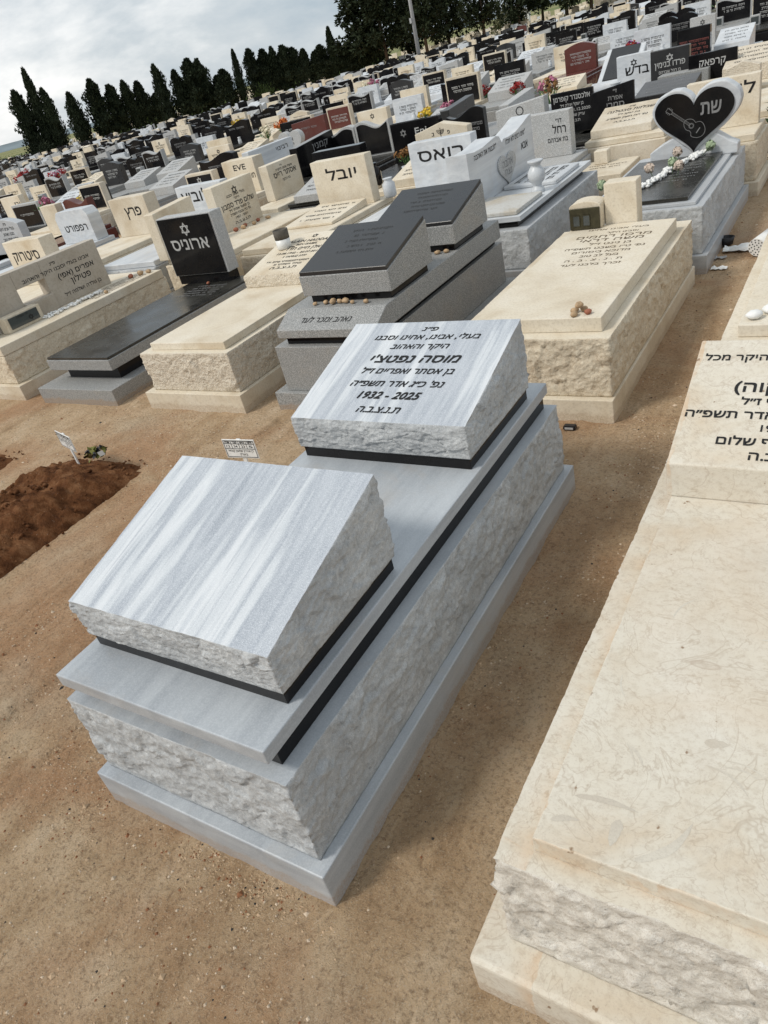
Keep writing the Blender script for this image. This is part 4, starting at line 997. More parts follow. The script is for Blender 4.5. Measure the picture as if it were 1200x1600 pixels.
mid('pale grey grave engraved BAUM with star', -2.22, -1.80, 15.6, .88, 'pale', MGL, star=True, lines=[('ערן ב', .04, .68, .06, .2), ('BAUM', .04, .60, .05, .2), ('16.4.2017', 0, .53, .03, .18)], seed=29)
mid('rough limestone pillow grave at the upper right edge', -.72, -.1, 10.4, .72, 'lime', MLC, seed=30, z=.45, pillow=(-.7, -.12, 9.5, 10.1, .62, .76, MPT), x_body=(-.85, 0))
mid('limestone grave with rounded rough block left of the upper right pillow grave', -.58, -.25, 8.95, .72, 'lime', MPT, seed=31, top='peak', x_body=(-.7, .1), z=.42)
mid('white marble pillow grave near the upper right corner', -1.50, -.98, 14.1, .60, 'marble', MMW, seed=32, z=.42, pillow=(-1.45, -.95, 13.4, 14.0, .55, .72, MMW))
mid('long black side wall engraved קמנין, in a wave, behind אסתר רייס', 8.3, 9.25, -5.9, .86, 'black', MBK, face='side', top='slope', lines=[('קמנין', .1, .70, .07, .4)], x_body=(-6.15, -5.2), yr=(8.2, 9.9), seed=33, lmat=MTG)
mid('long white marble side wall grave left of the black wave wall', 8.4, 9.5, -6.85, .86, 'marble', MMW, face='side', lines=[('רבינוי', .25, .74, .05, .3)], x_body=(-7.0, -6.25), yr=(8.3, 9.9), seed=34)
mid('grey mottled side wall grave with sharp high corner, behind the dark wave stone', 9.25, 10.1, -4.0, .86, 'grey', MDK, face='side', top='slope', dash=2, x_body=(-4.2, -3.3), yr=(8.8, 10.6), seed=35, lmat=MTG)
mid('pale marble side wall grave with faint carving, above the wreath stone', 8.75, 9.65, -2.95, .83, 'marble', MGL, face='side', top='slope', dash=2, x_body=(-3.1, -2.4), yr=(8.6, 10.3), seed=36, lmat=MTG)
mid('grey and black grave with double wave top and pink rose, twin at right', -5.45, -4.88, 9.15, .88, 'black', MGL, top='wave', panel=MBK, seed=37, star=False)
mid('grey and black grave with double wave top, twin at left of the rose one', -6.05, -5.50, 9.2, .86, 'black', MGL, top='wave2', panel=MBK, seed=38)
mid('beige grave framing a flat dark red panel', -9.3, -8.7, 14.1, .86, 'limes', MLS, panel=MRD, dash=3, seed=39)
mid('plain cream grave with single small star near the rose stone', -6.75, -6.15, 11.3, .85, 'lime', MLC, star=True, seed=40)
mid('dark red granite grave with slanted top, left of the framed red panel', -9.4, -8.55, 12.9, .85, 'red', MRD, top='slope', dash=1, seed=41, lmat=MTG)
mid('dark red granite grave with pointed top, right of the pale limestone stars', -4.62, -4.0, 15.9, .90, 'red', MRD, top='arch', dash=4, seed=42, lmat=MTW)
mid('cream limestone grave cut by the left edge engraved ונז', -14.6, -13.95, 9.3, .85, 'lime', MLC, lines=[('ונז', .2, .66, .07, .2)], seed=43)
mid('narrow limestone grave beside the dark red wavy one', -9.8, -9.42, 6.8, .84, 'lime', MLC, dash=0, seed=44)
mid('limestone framed grave with black panel, yellow flowers close by', -11.1, -10.5, 8.6, .84, 'limes', MLS, panel=MBK, dash=2, seed=45)
mid('wide black panel grave left of the yellow flowers', -12.1, -11.35, 7.85, .82, 'black', MGL, panel=MBK, dash=1, seed=46)
mid('black wave-topped grave behind the framed star panel', -8.35, -7.6, 8.9, .88, 'black', MBK, top='wave2', dash=1, seed=47, lmat=MTG)
r = wthing('grave', -8.6, 8.2, 'grey granite heart-shaped headstone left of the EVE stone', 'grave'); occ(-8.9, -8.0, 8.1, 9.9)
grave_body(r, -7.75, .8, 9.6, 10.9, 'pale', False, .42)
bm = bmesh.new(); extrude_outline(bm, heart_outline(-7.75, .4204, .5, .43), 10.6, 10.72, 'x', .006); h = obj('headstone', bm, MGL, r)
T = Text((0, 10.6, 0), (1, 0, 0), (0, 0, 1), .0015); T.line('אמא', -7.75, .70, .05, .15, 'C'); T.line('יקרה', -7.75, .62, .05, .15, 'C'); T.done(MTX, h)
# white scroll-shaped monument with a dark sloping plate
r = wthing('grave', -2.55, 11.2, 'white scroll-shaped monument with a steep dark plate and a rolled foot', 'grave'); occ(-2.95, -2.1, 11, 13)
grave_body(r, -2.50, .85, 11.1, 12.9, 'marble', False, .40)
p = wedge('scroll_slope', MMW, -2.79, -2.21, 11.75, 12.45, .4004, .50, .88, r, .02)
bm = bmesh.new(); s_ = .38/.70
vs = [bm.verts.new((x, y, .504+s_*(y-11.75)+dz)) for x, y, dz in ((-2.71, 11.80, 0), (-2.29, 11.80, 0), (-2.29, 12.42, 0), (-2.71, 12.42, 0), (-2.71, 11.80, .012), (-2.29, 11.80, .012), (-2.29, 12.42, .012), (-2.71, 12.42, .012))]
for f in ((3, 2, 1, 0), (4, 5, 6, 7), (0, 1, 5, 4), (1, 2, 6, 5), (2, 3, 7, 6), (3, 0, 4, 7)): bm.faces.new([vs[i] for i in f])
obj('dark_plate', bm, MDK, p)
bm = bmesh.new(); tube(bm, (-2.82, 11.68, .47), (-2.18, 11.68, .47), .065, 0, 18); obj('roll', bm, MMW, r)
settle()

# ============================================================ PROCEDURAL ROWS
STY = {}
def proto(key, desc, kind, mat, top='flat', panel=None, w=.66, zt=.86, dash=3, star=False, lmat=None, pillow=None, bw=.86, z=.42, t=.13, nohead=False):
    parts = []
    r = bpy.data.objects.new('grave', None); COL.objects.link(r)
    grave_body(r, 0, bw, 0, 1.72, kind, False, z)
    rn = random.Random(key)
    lm = lmat or (MTW if (panel or mat in (MBK, MDK, MRD)) else MTX)
    if not nohead:
        bm = bmesh.new(); extrude_outline(bm, outline(top, -w/2, w/2, z+.0004, zt, 14), 1.42, 1.42+t, 'x', 0); h = obj('headstone', bm, mat, r); fy = 1.42
        if panel:
            bm = bmesh.new(); extrude_outline(bm, outline(top, -w/2+.03, w/2-.03, z+.03, zt-.035, 14), 1.408, 1.4195, 'x', 0); h = obj('panel', bm, panel, h); fy = 1.408
        T = Text((0, fy, 0), (1, 0, 0), (0, 0, 1), .002)
        if star: T.star(0, zt-.10, .04, .009)
        for k in range(dash): T.dashes(-w*.32+.03*(k % 2), w*.32-.03*(k % 3), zt-.18-.06*k, .03, rn, .85)
        if star or dash: T.done(lm, h)
        else: T.bm.free()
    if pillow:
        zf, zb, pm, ya, yb = pillow
        p = wedge('sloping_block', pm, -w/2, w/2, ya, yb, z+.0004, zf, zb, r, .004)
        T = Text((0, ya, zf), (1, 0, 0), Vector((0, yb-ya, zb-zf)).normalized(), .002)
        for k in range(4): T.dashes(-w*.34, w*.34-.04*(k % 2), (yb-ya)*(.8-.2*k), .03, rn, .85)
        T.done(MTX if pm not in (MDK, MBK) else MTG, p)
    if key in (0, 6, 8, 12, 14):
        bm = bmesh.new(); lathe(bm, [(.035, 0), (.05, .015), (.045, .10), (.03, .13), (.045, .16)], bw*.28, 1.15, z+.0004, 10); obj('vase', bm, MMW if key in (6, 8, 14) else MLC, r)
    if key in (1, 2, 3, 5, 9):
        c = box('candle_box', MGL if key in (3, 5) else MLC, -bw*.38, -bw*.38+.17, 1.05, 1.19, z+.0004, z+.16, r, .006, 1)
        box('glass_door', MGS, -bw*.38+.02, -bw*.38+.15, 1.044, 1.0495, z+.025, z+.135, c, 0, 1)
    STY[key] = (r, desc)
proto(0, 'cream limestone headstone with flat top', 'lime', MLC)
proto(1, 'cream limestone headstone with a small star', 'lime', MLC, star=True, dash=2, w=.62)
proto(2, 'low sloping limestone text block', 'lime', MLC, nohead=True, pillow=(.50, .64, MLC, .95, 1.55), w=.62)
proto(3, 'black headstone with grey wavy frame', 'grey', MGL, top='wave', panel=MBK, w=.70, dash=2)
proto(4, 'black headstone with twin-humped top', 'black', MBK, top='double', w=.74, dash=2, lmat=MTG)
proto(5, 'flat black granite headstone', 'black', MBK, w=.66, dash=4, t=.08)
proto(6, 'grey granite headstone with slanted top', 'grey', MGL, top='slope', w=.66)
proto(7, 'grey granite sloping text block', 'grey', MGR, nohead=True, pillow=(.56, .72, MGL, .9, 1.5), w=.64)
proto(8, 'white marble headstone with flat top', 'marble', MMW, w=.64)
proto(9, 'white marble headstone with wavy top', 'marble', MMW, top='wave2', w=.70, dash=2)
proto(10, 'dark slate headstone with arched top', 'grey', MDK, top='arch', w=.62)
proto(11, 'dark red granite headstone', 'red', MRD, top='arch', w=.64, lmat=MTG)
proto(12, 'pale limestone headstone with peaked top', 'limes', MLS, top='peak', w=.62)
proto(13, 'limestone headstone framing a black panel', 'limes', MLS, panel=MBK, w=.68, dash=2)
proto(14, 'tall black wavy headstone', 'black', MBK, top='wave2', w=.80, zt=.92, dash=1, lmat=MTG)
proto(15, 'white marble sloping text block', 'marble', MRG, nohead=True, pillow=(.52, .70, MMW, .9, 1.5), w=.64)
WT = [7, 4, 9, 10, 8, 9, 11, 13, 4, 5, 8, .5, 4, 6, 9, 8]
JM = {}
def joined(key):
    if key in JM: return JM[key]
    bm = bmesh.new(); mats = []
    st = list(STY[key][0].children)
    while st:
        o = st.pop(); st += list(o.children)
        if o.name.startswith('inscription') : pass
        m = o.data.materials[0]
        if m not in mats: mats.append(m)
        mi = mats.index(m); n0 = len(bm.faces); bm.from_mesh(o.data); bm.faces.ensure_lookup_table()
        for f in bm.faces[n0:]: f.material_index = mi
    me = bpy.data.meshes.new('grave_far'); bm.to_mesh(me); bm.free()
    for m in mats: me.materials.append(m)
    JM[key] = me; return me
def copy_tree(o, parent=None):
    c = o.copy(); COL.objects.link(c); c.parent = parent
    for ch in o.children: copy_tree(ch, c)
    return c
CP = M.translation
def project(p):
    d = Vector(p)-CP; z = d.dot(F)
    return (600+1128.69*d.dot(RR)/z, 800-1128.69*d.dot(UU)/z, z)
HED = [(-160, 96), (-92, 62), (-61, 47.5), (-50, 45.5), (-41, 44), (-34, 46), (-30, 54), (-24, 56), (-12.6, 58), (5, 60)]
def hedge_y(x):
    for (a, b), (c, d) in zip(HED, HED[1:]):
        if a <= x <= c: return b+(d-b)*(x-a)/(c-a)
    return 58
rg = random.Random(77); cand = []
NROW = 34
for k in range(0, NROW):
    yf = 5.87+1.95*k+rg.uniform(-.06, .06)
    x = 2.0+rg.uniform(0, .6)
    while x > -130:
        pit = rg.choice([1.0, 1.02, 1.05, 1.1, 1.2]); x -= pit
        if rg.random() < .05: x -= rg.uniform(.3, .9)
        y0 = yf-1.42+rg.uniform(-.2, .2)
        if y0 > hedge_y(x)-2: continue
        pr = project((x, y0+1.4, .85))
        if pr[2] < 0 or pr[0] < -50 or pr[0] > 1260 or pr[1] < -40: continue
        pb = project((x, y0+1.4, .4))
        if pb[1] < -25 or pr[1] > 640: continue
        if any(x+.43 > a and x-.43 < b and y0+1.75 > c and y0 < d for a, b, c, d in OCC): continue
        if x > .05 and k < 1: continue
        if x > -6.5 and k < 1: continue
        s = rg.choices(range(16), WT)[0]
        cand.append((pr[2], k, x, y0, s, rg.uniform(.84, 1.08), rg.uniform(-.03, .03)))
cand.sort()
IND = cand[:262]; REST = cand[262:]
byrow = {}
for c in IND: byrow.setdefault(c[1], []).append(c)
near_ids = set(id(c) for c in IND[:110])
for k, L_ in byrow.items():
    L_.sort(key=lambda c: c[2])
    for i, c in enumerate(L_):
        _, kk, x, y0, s, sz, rz = c
        desc = STY[s][1]
        if id(c) in near_ids: o = copy_tree(STY[s][0])
        else: o = bpy.data.objects.new('grave', joined(s)); COL.objects.link(o)
        o.location = (x, y0, 0); o.rotation_euler = (0, 0, rz); o.scale = (1, 1, sz)
        tag(o, f'{desc}, {ORD(i+1)} from the left in the {ORD(kk+1)} row back', 'grave', 'gravestones in the rows behind')
# the rest of the field, too many to single out
def bulk(name, items, label):
    verts, faces, mi, mats = [], [], [], []
    for (_, k, x, y0, s, sz, rz) in items:
        me = joined(s)
        b = len(verts); cz, sn = math.cos(rz), math.sin(rz)
        mm = []
        for m in me.materials:
            if m not in mats: mats.append(m)
            mm.append(mats.index(m))
        keep = {}
        for p in me.polygons:
            m = mm[p.material_index]
            if me.materials[p.material_index] in (MTX, MTG, MTW, MTB): continue
            f = []
            for v in p.vertices:
                if v not in keep:
                    q = me.vertices[v].co; keep[v] = len(verts); verts.append((x+q.x*cz-q.y*sn, y0+q.x*sn+q.y*cz, q.z*sz))
                f.append(keep[v])
            faces.append(f); mi.append(m)
    me = bpy.data.meshes.new(name); me.from_pydata(verts, [], faces); me.update()
    o = link(name, me, mats); me.polygons.foreach_set('material_index', mi)
    return tag(o, label, 'graves', kind='stuff')
bulk('far_graves', REST, 'mass of distant pale and black graves filling the field up to the trees')
beh = []
for i in range(420):
    x = rg.uniform(-110, -4); y = hedge_y(x)+rg.uniform(12, 42); beh.append((0, 0, x, y, rg.choice([0, 1, 2, 12, 8, 0, 12]), rg.uniform(.9, 1.2), 0))
bulk('graves_behind_trees', beh, 'beige graves glimpsed between and behind the tree trunks')
for s in list(STY):
    st = [STY[s][0]]
    while st:
        o = st.pop(); st += list(o.children); bpy.data.objects.remove(o)

# ============================================================ TREES AND SKYLINE
def leaf_cloud(bm, pts, size, rn, up=0.5):
    for p, n_ in pts:
        d = (Vector(n_)+Vector((rn.gauss(0, .5), rn.gauss(0, .5), rn.gauss(0, .4)+up))).normalized()
        t = d.orthogonal().normalized(); a = rn.uniform(0, 6.3); t = t*math.cos(a)+d.cross(t)*math.sin(a)
        s = size*rn.uniform(.6, 1.4); p = Vector(p)
        bm.faces.new([bm.verts.new(q) for q in (p-t*s*.4, p+d*s*1.1, p+t*s*.4)])
def cypress_mesh(seed, lumps=1.0):
    """crown 1 unit tall, about .13 wide at its widest"""
    rn = random.Random(seed); bm = bmesh.new(); N = 26; K = 16
    def rad(v, a):
        base = (v**.38)*(1-v)**.75*.30 if v > 0 else 0
        return base*(1+.62*lumps*noise.noise(Vector((math.cos(a)*1.2, math.sin(a)*1.2, v*6+seed*7)))+.2*noise.noise(Vector((math.cos(a)*3, math.sin(a)*3, v*17+seed))))
    rows = []
    for j in range(N+1):
        v = .02+.97*j/N; rows.append([bm.verts.new((rad(v, 6.283*i/K)*.70*math.cos(6.283*i/K), rad(v, 6.283*i/K)*.70*math.sin(6.283*i/K), v)) for i in range(K)])
    for j in range(N):
        for i in range(K): bm.faces.new((rows[j][i], rows[j][(i+1) % K], rows[j+1][(i+1) % K], rows[j+1][i]))
    pts = []
    for i in range(3400):
        v = rn.random()**.9*.985; a = rn.uniform(0, 6.283); r = rad(v, a)*rn.uniform(.62, 1.28)
        pts.append(((r*math.cos(a), r*math.sin(a), v), (math.cos(a)*.8, math.sin(a)*.8, .8)))
    leaf_cloud(bm, pts, .034, rn, 1.1)
    me = bpy.data.meshes.new('cypress_crown'); bm.to_mesh(me); bm.free(); me.materials.append(MCY); return me
CYM = [cypress_mesh(i, .9+.35*(i % 3)) for i in range(7)]
tbm = bmesh.new(); tube(tbm, (0, 0, -.1), (0, 0, 1), .16, 0, 8, .09); TRM = bpy.data.meshes.new('trunk'); tbm.to_mesh(TRM); tbm.free(); TRM.materials.append(MBK2)
CYP = [(-63.1, 47.4, 6.5, 1.5), (-62.2, 47.9, 5.2, 1.3), (-63.9, 46.6, 5.1, 1.5), (-56.5, 46.1, 4.3, 1.7), (-55.3, 47.5, 4.6, 1.9), (-54.3, 48.7, 4.3, 1.5), (-53.4, 49.7, 4.2, 1.6), (-52.7, 50.4, 3.5, 1.5), (-52.0, 51.0, 2.9, 1.1), (-45.8, 46.1, 4.2, 1.3),
       (-45.0, 46.9, 3.9, 1.3), (-44.2, 47.6, 4.1, 1.7), (-43.5, 48.2, 3.7, 1.5), (-42.8, 48.9, 2.8, 1.4), (-41.1, 47.7, 3.2, 1.4), (-40.3, 48.4, 4.1, .8), (-39.3, 49.2, 3.6, 1.3), (-38.7, 49.7, 3.2, 1.3), (-38.2, 50.2, 3.3, 1.3), (-37.5, 50.7, 3.4, 1.5), (-36.8, 51.2, 2.8, 1.2),
       (-40.9, 58.1, 3.3, 1.4), (-40.2, 58.6, 2.4, 1.2), (-39.6, 59.0, 2.8, 1.4), (-38.9, 59.4, 4.0, 1.1), (-38.3, 59.9, 2.7, 1.1), (-37.6, 60.3, 2.8, 1.2), (-36.8, 60.8, 3.1, 1.4), (-36.0, 61.4, 3.6, 1.5)]
order = sorted(range(len(CYP)), key=lambda i: math.atan2(CYP[i][0], CYP[i][1]))
for rank, i in enumerate(order):
    x, y, h, wd = CYP[i]; h *= 1.03
    look = 'slim tall' if wd < 1.0 else ('tall' if h > 4 else ('short' if h < 3 else 'mid-height'))
    t = empty('cypress_tree', (x, y, 0), f'{look} dark cypress, {ORD(rank+1)} from the left along the cemetery edge', 'tree', 'cypresses along the cemetery edge', rz=i*1.3)
    rl = random.Random(i*5+1); t.rotation_euler = (rl.uniform(-.05, .05), rl.uniform(-.05, .05), i*1.3); h *= rl.uniform(.92, 1.12)
    o = link('crown', CYM[i % 7], [], t); o.location = (0, 0, .25); k = wd*(2.5+.5*(i % 3)); o.scale = (k, k, h-.25)
    o = link('trunk', TRM, [], t); o.scale = (1.0, 1.0, h*.35)
def conifer(seed, h=9.0, low=1.3, wd=2.6):
    rn = random.Random(seed); limbs = []; bm = bmesh.new(); tr = bmesh.new()
    tube(tr, (0, 0, -.1), (rn.uniform(-.2, .2), rn.uniform(-.2, .2), h*.93), .16, 0, 8, .03)
    blobs = []
    nb = 26
    for i in range(nb):
        v = i/(nb-1); z = low+(h-low)*v*.97; rr = wd*(.55+.45*math.sin(math.pi*min(1, .25+v*.75)))*(1-v*.65)*rn.uniform(.55, 1.05); a = i*2.4+rn.uniform(-.5, .5)
        e = Vector((rr*.75*math.cos(a), rr*.75*math.sin(a), z+rn.uniform(.1, .6))); tube(tr, (0, 0, z-.3), e, .05, 0, 5, .015)
        blobs.append((e, rn.uniform(.55, 1.0)*(1-.35*v))); blobs.append((e*.5+Vector((0, 0, z*.5)), rn.uniform(.5, .9)))
    pts = []
    for c, r in blobs:
        for _ in range(120):
            d = Vector((rn.gauss(0, 1), rn.gauss(0, 1), rn.gauss(0, .75))).normalized(); p = c+d*r*rn.uniform(.35, 1.0)
            if p.z > low*.7: pts.append((p, d))
    leaf_cloud(bm, pts, .26, rn, .2)
    a = bpy.data.meshes.new('conifer_crown'); bm.to_mesh(a); bm.free(); a.materials.append(MPI)
    b = bpy.data.meshes.new('conifer_trunk'); tr.to_mesh(b); tr.free(); b.materials.append(MBK2)
    return a, b
CF = [conifer(1), conifer(2, 8.2, 1.6, 3.0), conifer(3, 9.5, 1.0, 2.3), conifer(4, 7.6, 1.9, 2.8)]
rt = random.Random(9); az = -31.5; k = 0
while az < -4:
    D = 68+rt.uniform(0, 9)+(4 if az > -20 else 0)
    a, b = CF[k % 4]; sc_ = rt.uniform(.85, 1.12)
    t = empty('conifer_tree', (CP.x+D*math.sin(R(az)), CP.y+D*math.cos(R(az)), 0), f'big dark conifer, {ORD(k+1)} from the left of the tall group behind the lamp post', 'tree', 'tall conifers behind the graves', rz=rt.uniform(0, 6.3))
    t.scale = (sc_*rt.uniform(.9, 1.15), sc_, sc_)
    link('crown', a, [], t); link('trunk', b, [], t)
    az += rt.choice([1.5, 1.9, 2.3, 1.2]) if not (-22.3 < az < -21.5) else 2.6; k += 1
# low shrubs by the cypresses
def shrub(x, y, r, h, label, seed, mat=None, name='shrub', n=900, size=.12):
    rn = random.Random(seed); pts = []
    for _ in range(n):
        d = Vector((rn.gauss(0, 1), rn.gauss(0, 1), abs(rn.gauss(0, 1)))).normalized(); q = rn.uniform(.55, 1.0)*(1+.25*noise.noise(d*2+Vector((seed, 0, 0))))
        pts.append(((d.x*r*q, d.y*r*q, d.z*h*q), d))
    bm = bmesh.new(); leaf_cloud(bm, pts, size, rn, .3); o = obj(name, bm, mat or MHD); o.location = (x, y, 0); return tag(o, label, 'shrub')
shrub(-61.4, 45.2, 1.3, 1.6, 'dark low bush at the foot of the leftmost cypresses', 3, MCY)
shrub(-37.4, 47.4, 1.0, 1.5, 'rounded olive green bush in front of the middle cypresses', 4)
shrub(.36, 7.6, .42, 1.0, 'dark green bush beside the לולו headstone at the right edge', 5, m_foliage('dark_bush', (.02, .035, .012), (.05, .08, .03)), n=1600, size=.05)
shrub(-30.5, 78, 2.0, 2.6, 'pale olive tree-like bush in the gap between the conifers', 6, m_foliage('olive_bush', (.10, .11, .06), (.22, .21, .12)), n=1500, size=.2)
# clipped hedge that closes the grave field
rn = random.Random(5); bm = bmesh.new(); pts = []
for (a, b), (c, d) in zip(HED, HED[1:]):
    Lg = math.hypot(c-a, d-b)
    for i in range(int(Lg*110)):
        t = rn.random(); pts.append(((a+(c-a)*t+rn.gauss(0, .25), b+(d-b)*t+rn.gauss(0, .3), abs(rn.gauss(0, .28))+.05), (0, 0, 1)))
leaf_cloud(bm, pts, .16, rn, .2); tag(obj('hedge', bm, MHD), 'low dark green hedge between the last graves and the trees', 'hedge')
# lamp post
t = empty('lamp_post', (-26.6, 51.4, 0), 'tall grey lamp post in front of the big dark conifers', 'lamp post')
bm = bmesh.new(); tube(bm, (0, 0, 0), (0, 0, 8.5), .15, 0, 12, .07); obj('pole', bm, MCON, t)
bm = bmesh.new(); a_box(bm, -.17, -.02, -.22, -.12, 2.6, 2.9, .01); obj('service_box', bm, MCON, t)
bm = bmesh.new(); tube(bm, (0, 0, 8.45), (.9, 0, 8.7), .04, 0, 8); obj('arm', bm, MCON, t)
bm = bmesh.new(); a_box(bm, .8, 1.3, -.12, .12, 8.64, 8.76, .02); obj('lamp_head', bm, MCON, t)
# power pylon
t = empty('power_pylon', (-177, 240, 0), 'thin grey lattice pylon rising above the cypresses', 'pylon')
bm = bmesh.new()
for sx in (-1, 1):
    for sy in (-1, 1): tube(bm, (sx*.9, sy*.9, 0), (sx*.18, sy*.18, 9.5), .09, 0, 4)
for i in range(6):
    z = i*1.5; w0 = .9-.075*z; w1 = .9-.075*(z+1.5)
    for sy in (-1, 1): tube(bm, (-w0, sy*w0, z), (w1, sy*w1, z+1.5), .05, 0, 4); tube(bm, (w0, sy*w0, z), (-w1, sy*w1, z+1.5), .05, 0, 4)
obj('mast', bm, MCON, t)
for z in (7.6, 8.8):
    bm = bmesh.new(); tube(bm, (-1.6, 0, z), (1.6, 0, z), .08, 0, 4); obj('cross_arm', bm, MCON, t)
# small shed glimpsed between the conifers
t = empty('shed', (-33.0, 86, 0), 'small white shed with a pale pitched roof between the conifers', 'shed', rz=.3)
bm = bmesh.new(); extrude_outline(bm, [(-1.4, 0), (1.4, 0), (1.4, 1.5), (0, 2.1), (-1.4, 1.5)], 0, 3, 'x', .01); wl_ = obj('wall', bm, MWH, t)
bm = bmesh.new(); extrude_outline(bm, [(-1.65, 1.45), (0, 2.16), (1.65, 1.45), (1.65, 1.52), (0, 2.24), (-1.65, 1.52)], -.2, 3.2, 'x', .01); obj('roof', bm, MCON, t)
bm = bmesh.new(); a_box(bm, -.35, .35, -.02, -.001, .02, 1.25, .004); obj('door', bm, MBP, wl_)

# ============================================================ SMALL THINGS
def vase(x, y, z, s, mat, label):
    o = wthing('vase', x, y, label, 'vase'); bm = bmesh.new(); lathe(bm, [(.30*s, 0), (.42*s, .1*s), (.42*s, .85*s), (.26*s, 1.0*s), (.26*s, 1.12*s), (.34*s, 1.18*s), (.28*s, 1.18*s)], x, y, z, 20); obj('vase_body', bm, mat, o)
vase(-3.80, 7.35-.55, .421, .20, MBK, 'black cylindrical vase on the grave behind the יובל headstone')
vase(-3.13, 5.98, .441, .15, MMW, 'small white patterned vase right of the יובל headstone')
vase(-1.95, 9.75, .421, .22, MMW, 'white vase in front of the large-star headstone')
vase(-1.02, 9.35, .42, .16, MPL, 'white ribbed jar among green leaves below קרפאק')
BQ = [(-3.62, 7.25, .421, .13, ['dried'], 'brown dried bouquet in a pale pot before the En stone', 1, MMW), (-2.85, 9.95, .42, .22, ['dried', 'pink', 'blush'], 'large faded bouquet behind the wreath headstone', 2, MMW),
      (-3.25, 15.5, .42, .22, ['red', 'purple', 'orange'], 'bright red and purple bouquet near the upper right', 3, None), (-6.6, 14.9, .42, .2, ['red', 'cream'], 'red and cream bouquet beside a black headstone in mid field', 4, None),
      (-5.6, 14.1, .42, .16, ['red'], 'small deep red bouquet right of the red and cream one', 5, None), (-11.4, 15.2, .45, .25, ['orange'], 'orange bouquet behind the long white side wall', 6, None),
      (-15.9, 18.9, .5, .25, ['yellow'], 'yellow sunflower bouquet far off in mid field', 7, None), (-11.3, 8.8, .46, .2, ['yellow', 'cream'], 'yellow and cream bouquet left of the פרץ headstone', 8, None),
      (-23.3, 16.0, .5, .32, ['red'], 'red bouquet far at the left, nearest the left edge', 9, None), (-18.0, 13.4, .5, .28, ['red', 'pink'], 'red and pink bouquet far left beside black wave stones', 10, None),
      (-10.1, 7.1, .7, .16, ['pink'], 'pink bouquet above the dark red wavy headstone', 11, None), (-4.4, 9.6, .43, .12, ['yellow', 'dried'], 'yellow succulent bunch below the mottled side wall', 12, MMW),
      (-5.75, 11.9, .43, .18, ['yellow'], 'yellow-green plant bunch behind the dark wave stone', 13, None), (-5.35, 11.9, .45, .16, ['pink'], 'pink bouquet right of the yellow-green plants', 14, None),
      (-10.9, 13.9, .5, .22, ['cream'], 'cream bouquet on a grey wavy headstone', 15, None), (-7.2, 8.9, .45, .16, ['cream', 'sage'], 'white and green bunch beside the grey heart headstone', 16, None),
      (-2.3, 20.5, .5, .35, ['orange', 'cream'], 'orange bouquet near the top right edge', 17, None), (-13.2, 22.5, .5, .3, ['cream', 'pink'], 'pale pink bouquet in the distant rows', 18, None),
      (-4.6, 13.2, .42, .18, ['red'], 'small red bouquet by the dark pointed stone', 19, None)]
for x, y, z, s, c, lb, sd_, pot in BQ: bouquet(x, y, z, s, c, lb, sd_, pot)
# strap leaves over the קרפאק stone
rn = random.Random(6); bm = bmesh.new()
for i in range(46):
    a = rn.uniform(-.6, 3.7); L_ = rn.uniform(.14, .30); w_ = .012; p = Vector((rn.uniform(-.55, .05), 0, 0)); d = Vector((math.cos(a), -.3*abs(math.sin(a)), 0)); prev = None
    for j in range(6):
        u = j/5; c = p+d*L_*u+Vector((0, 0, L_*(1.1*u-1.0*u*u))); sd_ = Vector((-d.y, d.x, 0)).normalized()*w_*(1-u*.9)
        cur = (bm.verts.new(c-sd_), bm.verts.new(c+sd_))
        if prev: bm.faces.new((prev[0], prev[1], cur[1], cur[0]))
        prev = cur
o = obj('strap_leaf_plant', bm, MLEAF); o.location = (-.62, 9.25, .46); tag(o, 'green strap-leaved plant spilling over the קרפאק grave', 'plant')

# dug soil mounds with their marker signs
def mound(x0, x1, y0, y1, h, label, seed):
    bm = bmesh.new(); G = []; nx, ny = int((x1-x0)/.014), int((y1-y0)/.014)
    for j in range(ny+1):
        row = []
        for i in range(nx+1):
            u, v = i/nx, j/ny; x, y = x0+(x1-x0)*u, y0+(y1-y0)*v
            e_ = min(1, 4.5*min(u, 1-u)*(1+.4*noise.noise(Vector((y*3, seed, 0)))))*min(1, 5*min(v, 1-v)); e_ = max(0, e_)
            q = Vector((x, y, seed)); c = noise.voronoi(q*16)[0]; c2 = noise.voronoi(q*38)[0]
            z = h*e_**.7*(.75+.45*noise.noise(q*4))+e_**.4*(.048*(.5-c[0])+.024*(.5-c2[0])+.008*noise.noise(q*90))-.014*(1-min(1, e_*5))-.004
            row.append(bm.verts.new((x+.01*noise.noise(q*30), y+.01*noise.noise(q*31), z)))
        G.append(row)
    for j in range(ny):
        for i in range(nx): bm.faces.new((G[j][i], G[j][i+1], G[j+1][i+1], G[j+1][i])).smooth = True
    rn = random.Random(seed)
    for i in range(520):
        x, y = rn.uniform(x0-.02, x1+.02), rn.uniform(y0, y1+.03); u = (x-x0)/(x1-x0); v = (y-y0)/(y1-y0)
        e_ = max(0, min(1, 4.5*min(u, 1-u)))*max(0, min(1, 5*min(v, 1-v)))
        a_stone(bm, (x, y, h*e_**.7*.72+.002), rn.choice([.006, .008, .011, .016, .022])*rn.uniform(.7, 1.1)*(.5+.5*e_), i+seed, 1, .75)
    return tag(obj('soil_mound', bm, MSO), label, 'soil mound')
mound(-3.18, -2.40, -.35, 1.70, .15, 'dark reddish-brown heap of freshly dug soil left of the striped grave', 3)
mound(-4.45, -3.62, -.2, 1.66, .10, 'low reddish soil heap cut by the left photo edge', 8)
rn = random.Random(31); bm = bmesh.new()
